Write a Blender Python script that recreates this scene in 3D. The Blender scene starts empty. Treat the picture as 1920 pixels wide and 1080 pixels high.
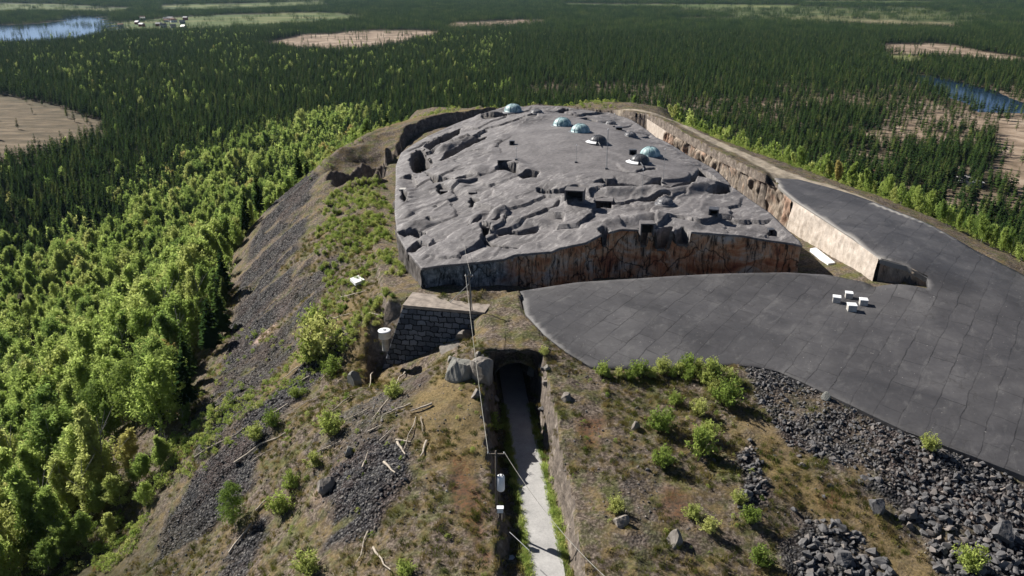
import bpy, math, random
import numpy as np
from mathutils import Vector, Matrix
from mathutils.bvhtree import BVHTree

# ------------------------------------------------------------------ camera, world, sun, exposure
sc = bpy.context.scene
CAMZ = 58.0
PITCH = math.radians(21.7)
F = 1507.0                                   # focal length in pixels of the 1920 px wide photograph
cam_d = bpy.data.cameras.new("camera")
cam_d.sensor_width = 36.0
cam_d.lens = 36.0 * F / 1920.0
cam_d.clip_start = 1.0
cam_d.clip_end = 40000.0
cam = bpy.data.objects.new("camera", cam_d)
sc.collection.objects.link(cam)
cam.location = (0, 0, CAMZ)
cam.rotation_euler = (math.radians(90) - PITCH, 0, 0)
sc.camera = cam

SUN_AZ = Vector((-0.82, 0.57))               # horizontal direction towards the sun
SUN_EL = math.radians(38)
world = bpy.data.worlds.new("World")
sc.world = world
world.use_nodes = True
wn = world.node_tree
wn.nodes.clear()
sky = wn.nodes.new("ShaderNodeTexSky")
sky.sky_type = 'NISHITA'
sky.sun_disc = False
sky.sun_elevation = SUN_EL
sky.air_density = 0.4
sky.dust_density = 0.2
sky.sun_rotation = math.atan2(SUN_AZ.x, SUN_AZ.y)
bg = wn.nodes.new("ShaderNodeBackground")
bg.inputs[1].default_value = 0.05
wo = wn.nodes.new("ShaderNodeOutputWorld")
wn.links.new(sky.outputs[0], bg.inputs[0])
wn.links.new(bg.outputs[0], wo.inputs[0])

sun_d = bpy.data.lights.new("sun", 'SUN')
sun_d.energy = 5.0
sun_d.angle = math.radians(0.5)
sun_d.color = (1.0, 0.95, 0.87)
sun = bpy.data.objects.new("sun", sun_d)
sc.collection.objects.link(sun)
az = SUN_AZ.normalized()
sv = Vector((az.x * math.cos(SUN_EL), az.y * math.cos(SUN_EL), math.sin(SUN_EL)))
sun.rotation_euler = sv.to_track_quat('Z', 'Y').to_euler()
sun.location = (-300, 400, 300)

sc.view_settings.view_transform = 'Standard'
sc.view_settings.look = 'None'
sc.view_settings.exposure = 0.90
sc.view_settings.gamma = 1.0

R = random.Random(7)
NR = np.random.default_rng(11)
PLAIN = -60.0

# ------------------------------------------------------------------ helpers
CP, SP = math.cos(PITCH), math.sin(PITCH)
def P(px, py, z):
    u = (px - 960.0) / F; v = (540.0 - py) / F
    d = (CAMZ - z) / (SP - v * CP)
    return (u * d, d * (CP + v * SP))
def P3(px, py, z):
    x, y = P(px, py, z); return Vector((x, y, z))
def proj(x, y, z):
    """world -> photo pixel, depth (arrays)"""
    dz = z - CAMZ
    dep = y * CP - dz * SP
    up = y * SP + dz * CP
    return 960 + F * x / dep, 540 - F * up / dep, dep

def tag(o, label=None, cat=None, group=None, kind=None):
    if label: o["label"] = label
    if cat: o["category"] = cat
    if group: o["group"] = group
    if kind: o["kind"] = kind
    return o
def link(o, parent=None):
    sc.collection.objects.link(o)
    if parent is not None: o.parent = parent
    return o
def mesh_np(name, V, faces, mat=None, smooth=False):
    """faces: list of (n,k) int arrays"""
    me = bpy.data.meshes.new(name)
    V = np.asarray(V, dtype=np.float32)
    if not isinstance(faces, list): faces = [faces]
    faces = [np.asarray(f, dtype=np.int32) for f in faces if len(f)]
    me.vertices.add(len(V)); me.vertices.foreach_set("co", V.ravel())
    nl = sum(f.size for f in faces); nf = sum(len(f) for f in faces)
    me.loops.add(nl); me.polygons.add(nf)
    me.loops.foreach_set("vertex_index", np.concatenate([f.ravel() for f in faces]))
    ls = []; s = 0
    for f in faces:
        ls.append(s + np.arange(len(f)) * f.shape[1]); s += f.size
    me.polygons.foreach_set("loop_start", np.concatenate(ls).astype(np.int32))
    if smooth: me.polygons.foreach_set("use_smooth", np.ones(nf, dtype=bool))
    me.update(calc_edges=True)
    if mat: me.materials.append(mat)
    return me
def obj(name, me, parent=None, loc=None):
    o = bpy.data.objects.new(name, me)
    if loc is not None: o.location = loc
    return link(o, parent)
def empty(name, loc=(0, 0, 0), rz=0.0):
    o = bpy.data.objects.new(name, None); o.location = loc; o.rotation_euler = (0, 0, rz)
    o.empty_display_size = 0.5
    return link(o)
def attr(me, name, arr):
    a = me.attributes.new(name, 'FLOAT', 'POINT'); a.data.foreach_set("value", np.asarray(arr, dtype=np.float32))

class MB:
    """collects simple solids, builds one mesh"""
    def __init__(s): s.v = []; s.f = []
    def add(s, vs, fs):
        n = len(s.v); s.v += [tuple(v) for v in vs]; s.f += [tuple(i + n for i in f) for f in fs]; return s
    def box(s, c, d, M=None):
        x, y, z = c; a, b, h = d[0] / 2, d[1] / 2, d[2] / 2
        vs = [Vector((x + i * a, y + j * b, z + k * h)) for k in (-1, 1) for j in (-1, 1) for i in (-1, 1)]
        if M: vs = [M @ v for v in vs]
        return s.add(vs, [(0, 2, 3, 1), (4, 5, 7, 6), (0, 1, 5, 4), (2, 6, 7, 3), (0, 4, 6, 2), (1, 3, 7, 5)])
    def tube(s, a, b, r0, r1=None, n=8, caps=True):
        a, b = Vector(a), Vector(b); r1 = r0 if r1 is None else r1
        d = (b - a).normalized(); q = d.to_track_quat('Z', 'Y')
        vs = []
        for c, r in ((a, r0), (b, r1)):
            for i in range(n):
                t = 2 * math.pi * i / n
                vs.append(c + q @ Vector((r * math.cos(t), r * math.sin(t), 0)))
        fs = [(i, (i + 1) % n, n + (i + 1) % n, n + i) for i in range(n)]
        if caps: fs += [tuple(range(n))[::-1], tuple(range(n, 2 * n))]
        return s.add(vs, fs)
    def lathe(s, prof, c=(0, 0, 0), n=24, a0=0.0, a1=2 * math.pi):
        full = abs(a1 - a0 - 2 * math.pi) < 1e-6
        m = n if full else n + 1
        vs = []
        for r, z in prof:
            for i in range(m):
                t = a0 + (a1 - a0) * i / n
                vs.append((c[0] + r * math.cos(t), c[1] + r * math.sin(t), c[2] + z))
        fs = []
        for k in range(len(prof) - 1):
            for i in range(n if full else n):
                j = (i + 1) % m if full else i + 1
                fs.append((k * m + i, k * m + j, (k + 1) * m + j, (k + 1) * m + i))
        return s.add(vs, fs)
    def build(s, name, mat, parent=None, smooth=False, loc=None):
        me = bpy.data.meshes.new(name); me.from_pydata(s.v, [], s.f); me.validate(); me.update()
        me.materials.append(mat)
        if smooth:
            me.polygons.foreach_set("use_smooth", [True] * len(me.polygons))
        return obj(name, me, parent, loc)

# ---- numpy noise
def _hash(ix, iy, seed):
    h = (ix.astype(np.int64) * 374761393 + iy.astype(np.int64) * 668265263 + seed * 974711) & 0xffffffff
    h = ((h ^ (h >> 13)) * 1274126177) & 0xffffffff
    return ((h ^ (h >> 16)) & 0xffffff) / float(0xffffff)
def vnoise(x, y, seed=0):
    x = np.asarray(x, float); y = np.asarray(y, float)
    ix = np.floor(x); iy = np.floor(y); fx = x - ix; fy = y - iy
    fx = fx * fx * (3 - 2 * fx); fy = fy * fy * (3 - 2 * fy)
    a = _hash(ix, iy, seed); b = _hash(ix + 1, iy, seed); c = _hash(ix, iy + 1, seed); d = _hash(ix + 1, iy + 1, seed)
    return (a + (b - a) * fx) * (1 - fy) + (c + (d - c) * fx) * fy
def fbm(x, y, sc_, octv=4, seed=0, gain=0.5):
    s = 0; a = 1.0; t = 0; f = 1.0 / sc_
    for o in range(octv):
        s = s + a * (vnoise(x * f + 17.3 * o, y * f - 9.1 * o, seed + o) - 0.5) * 2; t += a; a *= gain; f *= 2.03
    return s / t
def cells(x, y, sc_, seed=0):
    """worley: distance to nearest, and a random value of that cell"""
    x = np.asarray(x, float) / sc_; y = np.asarray(y, float) / sc_
    ix = np.floor(x); iy = np.floor(y)
    best = np.full(x.shape, 9.0); rv = np.zeros(x.shape)
    for dx in (-1, 0, 1):
        for dy in (-1, 0, 1):
            cx = ix + dx; cy = iy + dy
            px = cx + _hash(cx, cy, seed); py = cy + _hash(cx, cy, seed + 5)
            d = np.hypot(px - x, py - y); m = d < best
            best = np.where(m, d, best); rv = np.where(m, _hash(cx, cy, seed + 9), rv)
    return best, rv
def sstep(a, b, x):
    t = np.clip((x - a) / (b - a), 0, 1); return t * t * (3 - 2 * t)

def sdf(x, y, poly, closed=True):
    """signed distance to polygon (negative inside) and nearest boundary point"""
    x = np.asarray(x, float); y = np.asarray(y, float)
    best = np.full(x.shape, 1e18); nx = np.zeros(x.shape); ny = np.zeros(x.shape); ins = np.zeros(x.shape, bool)
    n = len(poly)
    for i in range(n if closed else n - 1):
        ax, ay = poly[i]; bx, by = poly[(i + 1) % n]
        ex, ey = bx - ax, by - ay; L = ex * ex + ey * ey + 1e-12
        t = np.clip(((x - ax) * ex + (y - ay) * ey) / L, 0, 1)
        qx = ax + t * ex; qy = ay + t * ey
        d = (x - qx) ** 2 + (y - qy) ** 2
        m = d < best
        best = np.where(m, d, best); nx = np.where(m, qx, nx); ny = np.where(m, qy, ny)
        if closed:
            c = ((ay > y) != (by > y)) & (x < (bx - ax) * (y - ay) / (by - ay + 1e-15) + ax)
            ins ^= c
    d = np.sqrt(best)
    return np.where(ins, -d, d), nx, ny
def inpoly(x, y, poly): return sdf(x, y, poly)[0]
def pxpoly(pts, z): return [P(a, b, z) for a, b in pts]

class RBF:
    def __init__(s, pts, lam=0.02):
        A = np.array(pts, float); s.c = A[:, :2]; n = len(A)
        K = -np.hypot(s.c[:, None, 0] - s.c[None, :, 0], s.c[:, None, 1] - s.c[None, :, 1]) - lam * np.eye(n) * 0
        Q = np.c_[np.ones(n), s.c / 100]
        M = np.block([[K + lam * np.eye(n), Q], [Q.T, np.zeros((3, 3))]])
        w = np.linalg.solve(M, np.r_[A[:, 2], 0, 0, 0]); s.w = w[:n]; s.p = w[n:]
    def __call__(s, x, y):
        x = np.asarray(x, float); y = np.asarray(y, float); sh = x.shape; x = x.ravel(); y = y.ravel()
        out = np.empty(len(x))
        for i in range(0, len(x), 20000):
            a = x[i:i + 20000]; b = y[i:i + 20000]
            K = -np.hypot(a[:, None] - s.c[None, :, 0], b[:, None] - s.c[None, :, 1])
            out[i:i + 20000] = K @ s.w + s.p[0] + s.p[1] * a / 100 + s.p[2] * b / 100
        return out.reshape(sh)
def px3(l): return [P(a, b, c) + (c,) for a, b, c in l]

# ------------------------------------------------------------------ node helpers
class N:
    def __init__(s, name):
        s.m = bpy.data.materials.new(name); s.m.use_nodes = True
        s.t = s.m.node_tree; s.t.nodes.clear()
        s.out = s.t.nodes.new("ShaderNodeOutputMaterial")
        s.b = s.t.nodes.new("ShaderNodeBsdfPrincipled")
        s.t.links.new(s.b.outputs[0], s.out.inputs[0])
        s.b.inputs["Specular IOR Level"].default_value = 0.3
    def n(s, typ, **kw):
        x = s.t.nodes.new(typ)
        for k, v in kw.items(): setattr(x, k, v)
        return x
    def set(s, sock, v):
        if hasattr(v, "is_linked") or isinstance(v, bpy.types.NodeSocket): s.t.links.new(v, sock)
        elif isinstance(v, (tuple, list)) and len(v) == 3 and sock.type == 'RGBA': sock.default_value = (*v, 1)
        else: sock.default_value = v
    def pos(s, scale=(1, 1, 1), rot=(0, 0, 0), loc=(0, 0, 0)):
        c = s.n("ShaderNodeNewGeometry"); mp = s.n("ShaderNodeMapping")
        s.t.links.new(c.outputs["Position"], mp.inputs[0])
        mp.inputs["Scale"].default_value = scale; mp.inputs["Rotation"].default_value = rot; mp.inputs["Location"].default_value = loc
        return mp.outputs[0]
    def dirpos(s, ang, su, sv):
        c = s.n("ShaderNodeNewGeometry"); mp = s.n("ShaderNodeMapping", vector_type='TEXTURE')
        s.t.links.new(c.outputs["Position"], mp.inputs[0])
        mp.inputs["Scale"].default_value = (1 / su, 1 / sv, 1); mp.inputs["Rotation"].default_value = (0, 0, math.radians(ang))
        return mp.outputs[0]
    def objco(s, scale=(1, 1, 1)):
        c = s.n("ShaderNodeTexCoord"); mp = s.n("ShaderNodeMapping")
        s.t.links.new(c.outputs["Object"], mp.inputs[0]); mp.inputs["Scale"].default_value = scale
        return mp.outputs[0]
    def noise(s, vec, scale, detail=4, rough=0.55, dist=0.0):
        x = s.n("ShaderNodeTexNoise"); s.t.links.new(vec, x.inputs["Vector"])
        x.inputs["Scale"].default_value = scale; x.inputs["Detail"].default_value = detail
        x.inputs["Roughness"].default_value = rough; x.inputs["Distortion"].default_value = dist
        return x.outputs[0]
    def warp(s, vec, scale, amp):
        x = s.n("ShaderNodeTexNoise"); s.t.links.new(vec, x.inputs["Vector"]); x.inputs["Scale"].default_value = scale; x.inputs["Detail"].default_value = 5
        a = s.n("ShaderNodeVectorMath", operation='SUBTRACT'); s.t.links.new(x.outputs[1], a.inputs[0]); a.inputs[1].default_value = (.5, .5, .5)
        b = s.n("ShaderNodeVectorMath", operation='MULTIPLY_ADD'); s.t.links.new(a.outputs[0], b.inputs[0]); b.inputs[1].default_value = (amp, amp, amp); s.t.links.new(vec, b.inputs[2])
        return b.outputs[0]
    def vor(s, vec, scale, feature='F1', out=0):
        x = s.n("ShaderNodeTexVoronoi", feature=feature); s.t.links.new(vec, x.inputs["Vector"])
        x.inputs["Scale"].default_value = scale
        return x.outputs[out]
    def attr(s, name):
        x = s.n("ShaderNodeAttribute"); x.attribute_name = name; return x.outputs["Fac"]
    def ramp(s, fac, stops):
        x = s.n("ShaderNodeValToRGB"); s.t.links.new(fac, x.inputs[0])
        e = x.color_ramp.elements
        while len(e) < len(stops): e.new(0.5)
        for i, (p_, c) in enumerate(stops):
            e[i].position = p_; e[i].color = (*c, 1) if isinstance(c, (tuple, list)) else (c, c, c, 1)
        return x.outputs[0]
    def mix(s, fac, a, b, blend='MIX'):
        x = s.n("ShaderNodeMix", data_type='RGBA', blend_type=blend)
        s.set(x.inputs[0], fac); s.set(x.inputs[6], a); s.set(x.inputs[7], b)
        return x.outputs[2]
    def math(s, op, a, b=0.0, clamp=False):
        x = s.n("ShaderNodeMath", operation=op, use_clamp=clamp)
        s.set(x.inputs[0], a); s.set(x.inputs[1], b); return x.outputs[0]
    def bump(s, h, strength=0.5, dist=0.1, normal=None):
        x = s.n("ShaderNodeBump"); x.inputs["Strength"].default_value = strength; x.inputs["Distance"].default_value = dist
        s.t.links.new(h, x.inputs["Height"])
        if normal is not None: s.t.links.new(normal, x.inputs["Normal"])
        return x.outputs[0]
    def done(s, col, rough=0.9, normal=None, metal=0.0, spec=0.3):
        s.set(s.b.inputs["Base Color"], col); s.set(s.b.inputs["Roughness"], rough); s.b.inputs["Metallic"].default_value = metal
        s.b.inputs["Specular IOR Level"].default_value = spec
        if normal is not None: s.t.links.new(normal, s.b.inputs["Normal"])
        return s.m

def simple(name, col, rough=0.7, metal=0.0, var=0.25, scale=3.0, spec=0.3):
    n = N(name); v = n.noise(n.objco(), scale, 5, 0.6)
    dark = tuple(c * (1 - var) for c in col); lite = tuple(min(1, c * (1 + var)) for c in col)
    c = n.ramp(v, [(0.3, dark), (0.7, lite)])
    return n.done(c, rough, n.bump(v, 0.25, 0.03), metal, spec)

# ------------------------------------------------------------------ materials of the setting
def mat_ground():
    n = N("ground"); p = n.pos()
    big = n.noise(p, 0.06, 4, 0.6); mid = n.noise(p, 0.45, 6, 0.65); fin = n.noise(p, 2.6, 5, 0.7)
    earth = n.ramp(fin, [(0.30, (0.018, 0.015, 0.012)), (0.48, (0.080, 0.062, 0.048)), (0.68, (0.25, 0.205, 0.17))])
    straw = n.ramp(n.noise(p, 3.5, 4, 0.7), [(0.3, (0.06, 0.046, 0.020)), (0.7, (0.24, 0.175, 0.085))])
    moss = n.ramp(fin, [(0.3, (0.016, 0.024, 0.005)), (0.7, (0.10, 0.125, 0.02))])
    c = n.mix(n.ramp(mid, [(0.48, 0.0), (0.62, 0.8)]), earth, straw)
    c = n.mix(n.math('MULTIPLY', n.ramp(n.noise(p, 0.3, 5, 0.7), [(0.48, 0.0), (0.62, 0.8)]), n.attr("green")), c, moss)
    c = n.mix(n.math('MULTIPLY', n.attr("straw"), n.ramp(mid, [(0.3, 0.4), (0.6, 1.0)])), c, straw)
    c = n.mix(n.math('MULTIPLY', n.attr("rust"), n.ramp(fin, [(0.35, 0.0), (0.6, 0.9)])), c, n.ramp(n.noise(p, 1.4, 5, 0.7), [(0.35, (0.07, 0.045, 0.025)), (0.6, (0.15, 0.065, 0.028))]))
    c = n.mix(n.attr("pink"), c, n.ramp(fin, [(0.2, (0.22, 0.15, 0.12)), (0.8, (0.42, 0.32, 0.27))]))
    # broken stone
    vc = n.n("ShaderNodeTexVoronoi"); vc.inputs["Scale"].default_value = 3.0; n.t.links.new(p, vc.inputs["Vector"])
    sep = n.n("ShaderNodeSeparateColor"); n.t.links.new(vc.outputs["Color"], sep.inputs[0])
    stone = n.ramp(sep.outputs[0], [(0.0, (0.014, 0.014, 0.017)), (0.6, (0.055, 0.054, 0.058)), (0.95, (0.14, 0.135, 0.13))])
    stone = n.mix(n.ramp(n.noise(p, 0.13, 4, 0.6), [(0.45, 0.0), (0.7, 0.6)]), stone, (0.10, 0.07, 0.06))
    crev = n.ramp(vc.outputs["Distance"], [(0.35, 1.0), (0.75, 0.25)])
    stone = n.mix(1.0, stone, crev, 'MULTIPLY')
    c = n.mix(n.attr("scree"), c, stone)
    # steep bare rock
    rock = n.ramp(n.noise(p, 0.9, 6, 0.7), [(0.3, (0.05, 0.042, 0.038)), (0.55, (0.15, 0.125, 0.105)), (0.75, (0.33, 0.29, 0.25))])
    g = n.n("ShaderNodeNewGeometry"); sx = n.n("ShaderNodeSeparateXYZ"); n.t.links.new(g.outputs["True Normal"], sx.inputs[0])
    steep = n.ramp(sx.outputs[2], [(0.45, 1.0), (0.68, 0.0)])
    c = n.mix(n.math('MULTIPLY', steep, n.math('SUBTRACT', 1.0, n.attr("scree"))), c, rock)
    # lowland
    ff = n.ramp(n.noise(p, 0.09, 4, 0.6), [(0.3, (0.020, 0.022, 0.008)), (0.7, (0.05, 0.045, 0.02))])
    c = n.mix(n.attr("plain"), c, ff)
    sand = n.ramp(n.noise(p, 0.03, 6, 0.65, 0.5), [(0.32, (0.10, 0.075, 0.05)), (0.5, (0.22, 0.165, 0.12)), (0.68, (0.36, 0.29, 0.225))])
    c = n.mix(n.attr("sand"), c, sand)
    heath = n.ramp(n.noise(n.pos((1, 2.5, 1)), 0.035, 6, 0.7), [(0.32, (0.04, 0.034, 0.018)), (0.52, (0.10, 0.075, 0.045)), (0.72, (0.20, 0.155, 0.105))])
    c = n.mix(n.attr("heath"), c, heath)
    field = n.ramp(n.noise(n.pos((0.35, 1, 1)), 0.012, 5, 0.6), [(0.3, (0.045, 0.075, 0.022)), (0.5, (0.08, 0.105, 0.032)), (0.7, (0.17, 0.165, 0.075))])
    c = n.mix(n.attr("field"), c, field)
    path = n.ramp(n.noise(p, 0.8, 5, 0.6), [(0.3, (0.20, 0.165, 0.125)), (0.7, (0.38, 0.33, 0.26))])
    c = n.mix(n.math('MULTIPLY', n.attr("path"), n.ramp(mid, [(0.3, 0.75), (0.5, 1.0)])), c, path)
    h = n.math('ADD', n.math('MULTIPLY', fin, 0.5), n.math('MULTIPLY', n.math('SUBTRACT', 1.0, vc.outputs["Distance"]), n.attr("scree")))
    nb = n.bump(h, 0.9, 0.35)
    return n.done(c, 0.95, nb, 0, 0.15)

def mat_concrete_roof():
    n = N("weathered_roof"); p = n.pos()
    a = n.noise(p, 0.12, 5, 0.6, 0.8); b = n.noise(p, 1.3, 6, 0.7)
    c = n.ramp(a, [(0.3, (0.078, 0.072, 0.074)), (0.5, (0.115, 0.107, 0.109)), (0.72, (0.165, 0.155, 0.156))])
    c = n.mix(0.9, c, n.ramp(b, [(0.25, 0.5), (0.5, 1.0), (0.78, 1.4)]), 'MULTIPLY')
    st = n.noise(n.dirpos(58, 0.28, 1.0), 0.9, 5, 0.7, 0.5)
    c = n.mix(n.math('MULTIPLY', n.ramp(st, [(0.52, 0.0), (0.66, 0.5)]), n.attr("chalk")), c, (0.37, 0.35, 0.34))
    dk = n.noise(p, 0.5, 6, 0.75, 1.2)
    c = n.mix(n.ramp(dk, [(0.60, 0.0), (0.72, 0.6)]), c, (0.045, 0.042, 0.042))
    # flat built part: thin joints and stains
    crk = n.n("ShaderNodeTexVoronoi", feature='DISTANCE_TO_EDGE'); crk.inputs["Scale"].default_value = 0.14
    n.t.links.new(n.warp(p, 0.5, 2.5), crk.inputs["Vector"])
    c = n.mix(n.math('MULTIPLY', n.ramp(crk.outputs[0], [(0.0, 0.8), (0.010, 0.0)]), 0.5), c, (0.04, 0.038, 0.038))
    sp = n.ramp(n.noise(p, 3.0, 2, 0.5), [(0.70, 0.0), (0.76, 0.6)])
    c = n.mix(n.math('MULTIPLY', sp, n.attr("chalk")), c, (0.42, 0.40, 0.39))
    # raw broken rock inside the pits
    rk = n.ramp(n.noise(p, 1.8, 6, 0.75), [(0.3, (0.02, 0.018, 0.017)), (0.7, (0.15, 0.135, 0.125))])
    c = n.mix(n.attr("pit"), c, rk)
    return n.done(c, 0.75, n.bump(n.math('ADD', n.math('MULTIPLY', b, 0.6), a), 0.6, 0.3), 0, 0.4)

def mat_wall(kind):
    n = N(kind); p = n.pos()
    q = n.pos((1, 1, 0.13)); streak = n.noise(q, 1.5, 6, 0.75, 0.4)
    if kind == "stained_front":
        c = n.ramp(n.noise(n.pos((0.55, 0.55, 0.9)), 0.35, 5, 0.65, 0.6), [(0.28, (0.20, 0.07, 0.045)), (0.40, (0.42, 0.17, 0.08)), (0.50, (0.52, 0.30, 0.17)), (0.60, (0.50, 0.42, 0.34)), (0.8, (0.34, 0.34, 0.38))])
        sx = n.n("ShaderNodeSeparateXYZ"); n.t.links.new(p, sx.inputs[0])
        c = n.mix(n.ramp(n.math('ADD', n.math('MULTIPLY', sx.outputs[0], 0.05), n.math('MULTIPLY', n.noise(p, 0.3, 4, 0.6), 0.5)), [(0.05, 1.0), (0.38, 0.0)]), c,
                  n.ramp(n.noise(p, 1.0, 6, 0.7), [(0.35, (0.05, 0.06, 0.065)), (0.5, (0.16, 0.18, 0.19)), (0.7, (0.42, 0.43, 0.43))]))
        c = n.mix(n.ramp(streak, [(0.48, 0.0), (0.62, 0.92)]), c, (0.012, 0.012, 0.014))
        c = n.mix(n.ramp(n.noise(n.pos((1, 1, 0.2)), 2.5, 4, 0.6), [(0.70, 0.0), (0.76, 0.7)]), c, (0.6, 0.58, 0.56))
        v = n.vor(n.warp(n.pos((1, 1, 0.8)), 0.4, 3.0), 0.17, 'DISTANCE_TO_EDGE')
        c = n.mix(n.ramp(v, [(0.0, 0.9), (0.022, 0.0)]), c, (0.01, 0.01, 0.012))
        return n.done(c, 0.8, n.bump(n.math('ADD', n.noise(p, 1.2, 6, 0.7), n.ramp(v, [(0.0, 0.0), (0.03, 1.0)])), 0.7, 0.3), 0, 0.2)
    if kind == "rendered_wall":
        c = n.ramp(n.noise(p, 0.8, 7, 0.75), [(0.25, (0.28, 0.23, 0.19)), (0.5, (0.46, 0.40, 0.345)), (0.75, (0.62, 0.56, 0.50))])
        c = n.mix(n.ramp(streak, [(0.58, 0.0), (0.75, 0.6)]), c, (0.16, 0.12, 0.09))
        c = n.mix(n.ramp(n.noise(p, 3.2, 5, 0.7), [(0.56, 0.0), (0.68, 0.8)]), c, (0.13, 0.10, 0.08))
        return n.done(c, 0.9, n.bump(n.noise(p, 2.0, 6, 0.75), 0.6, 0.2), 0, 0.2)
    if kind == "blasted_rock":
        c = n.ramp(n.noise(n.pos((1, 1, 0.5)), 0.9, 7, 0.7), [(0.25, (0.10, 0.08, 0.065)), (0.5, (0.27, 0.22, 0.175)), (0.75, (0.47, 0.40, 0.33))])
        c = n.mix(n.ramp(n.noise(p, 0.14, 3, 0.6), [(0.5, 0.0), (0.62, 0.7)]), c, (0.36, 0.22, 0.155))
        c = n.mix(n.ramp(streak, [(0.52, 0.0), (0.68, 0.85)]), c, (0.03, 0.026, 0.022))
        return n.done(c, 0.92, n.bump(n.noise(n.pos((1, 1, 0.4)), 1.6, 6, 0.8), 0.9, 0.35), 0, 0.2)
    if kind == "block_masonry":
        br = n.n("ShaderNodeTexBrick"); n.t.links.new(n.warp(n.warp(n.pos((1, 1, 1), (math.radians(-90), 0, 0)), 0.7, 0.9), 2.5, 0.28), br.inputs["Vector"])
        br.inputs["Scale"].default_value = 1.0; br.inputs["Brick Width"].default_value = 1.35; br.inputs["Row Height"].default_value = 0.85; br.inputs["Mortar Size"].default_value = 0.10; br.inputs["Mortar Smooth"].default_value = 0.7
        br.inputs["Color1"].default_value = (0.05, 0.055, 0.068, 1); br.inputs["Color2"].default_value = (0.20, 0.21, 0.23, 1); br.inputs["Mortar"].default_value = (0.015, 0.015, 0.017, 1)
        c = br.outputs[0]
        c = n.mix(n.ramp(n.noise(p, 2.5, 5, 0.7), [(0.5, 0.0), (0.75, 0.6)]), c, (0.04, 0.05, 0.05))
        return n.done(c, 0.9, n.bump(n.math('SUBTRACT', 1.0, br.outputs["Fac"]), 0.9, 0.2), 0, 0.2)

def mat_glacis():
    n = N("paved_concrete"); p = n.pos()
    a = n.noise(p, 0.10, 5, 0.6, 0.6); b = n.noise(p, 1.6, 6, 0.7)
    c = n.ramp(a, [(0.32, (0.040, 0.039, 0.042)), (0.5, (0.060, 0.058, 0.061)), (0.68, (0.088, 0.085, 0.087))])
    c = n.mix(0.7, c, n.ramp(b, [(0.25, 0.75), (0.5, 1.0), (0.8, 1.25)]), 'MULTIPLY')
    # slabs: brick pattern in real metres, rotated to the line of the glacis
    br = n.n("ShaderNodeTexBrick"); n.t.links.new(n.warp(n.dirpos(54, 1, 1), 0.25, 1.1), br.inputs["Vector"])
    br.inputs["Color1"].default_value = (0.82, 0.82, 0.82, 1); br.inputs["Color2"].default_value = (1.15, 1.15, 1.15, 1)
    br.inputs["Mortar"].default_value = (0.30, 0.30, 0.30, 1); br.inputs["Scale"].default_value = 1.0
    br.inputs["Mortar Size"].default_value = 0.10; br.inputs["Brick Width"].default_value = 6.5; br.inputs["Row Height"].default_value = 3.0
    br.inputs["Mortar Smooth"].default_value = 0.6
    c = n.mix(n.ramp(n.noise(p, 0.16, 4, 0.65), [(0.38, 0.15), (0.62, 0.85)]), c, br.outputs[0], 'MULTIPLY')
    lt = n.noise(n.dirpos(54, 0.4, 1.0), 0.55, 8, 0.75, 0.5)
    c = n.mix(n.ramp(lt, [(0.54, 0.0), (0.72, 0.32)]), c, (0.20, 0.195, 0.19))
    c = n.mix(n.ramp(n.noise(p, 2.8, 3, 0.6), [(0.70, 0.0), (0.75, 0.8)]), c, (0.40, 0.38, 0.36))
    cr = n.n("ShaderNodeTexVoronoi", feature='DISTANCE_TO_EDGE'); cr.inputs["Scale"].default_value = 0.11
    n.t.links.new(n.warp(p, 0.35, 4.0), cr.inputs["Vector"])
    c = n.mix(n.ramp(cr.outputs[0], [(0.0, 0.6), (0.007, 0.0)]), c, (0.03, 0.028, 0.026))
    bn = n.noise(n.pos((0.04, 0.04, 1)), 1.0, 3, 0.5)
    c = n.mix(n.attr("edge"), c, (0.36, 0.34, 0.31))
    return n.done(c, 0.62, n.bump(n.math('ADD', b, n.math('MULTIPLY', br.outputs["Fac"], -0.5)), 0.3, 0.06), 0, 0.35)

M_ground = mat_ground(); M_roof = mat_concrete_roof(); M_front = mat_wall("stained_front")
M_render = mat_wall("rendered_wall"); M_blast = mat_wall("blasted_rock"); M_masonry = mat_wall("block_masonry")
M_glacis = mat_glacis()
n_ = N("road_asphalt"); p_ = n_.pos()
M_road = n_.done(n_.mix(0.6, n_.ramp(n_.noise(p_, 0.35, 5, 0.6), [(0.3, (0.27, 0.265, 0.26)), (0.7, (0.40, 0.39, 0.38))]), n_.ramp(n_.noise(p_, 5, 4, 0.7), [(0.3, 0.75), (0.7, 1.2)]), 'MULTIPLY'), 0.85)
M_conc = simple("pale_concrete", (0.40, 0.385, 0.36), 0.85, var=0.3, scale=1.5)
M_shade = simple("shaded_rock", (0.085, 0.075, 0.070), 0.9, var=0.6, scale=0.8)  # rock colour darkened to carry the shade on the keep's left wall
M_cap = simple("brownish_concrete", (0.235, 0.200, 0.170), 0.9, var=0.4, scale=0.9)
M_white = simple("white_paint", (0.72, 0.73, 0.74), 0.5, var=0.12, scale=1.2)
M_darkgrey = simple("dark_grey_steel", (0.060, 0.062, 0.070), 0.45, var=0.35, scale=1.5)
M_midgrey = simple("grey_steel", (0.115, 0.115, 0.125), 0.5, var=0.3, scale=1.5)
M_galv = simple("galvanised_steel", (0.32, 0.33, 0.34), 0.45, 0.5, var=0.25, scale=2)
M_wood = simple("tarred_wood", (0.10, 0.085, 0.07), 0.85, var=0.35, scale=4)
M_log = simple("bleached_wood", (0.38, 0.33, 0.27), 0.85, var=0.3, scale=4)
M_black = simple("black_opening", (0.012, 0.012, 0.013), 0.7)  # black for the shade inside hood openings; also the window panes
M_cable = simple("cable", (0.30, 0.29, 0.26), 0.6)
M_redwall = simple("red_house_paint", (0.25, 0.05, 0.03), 0.8)
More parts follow.
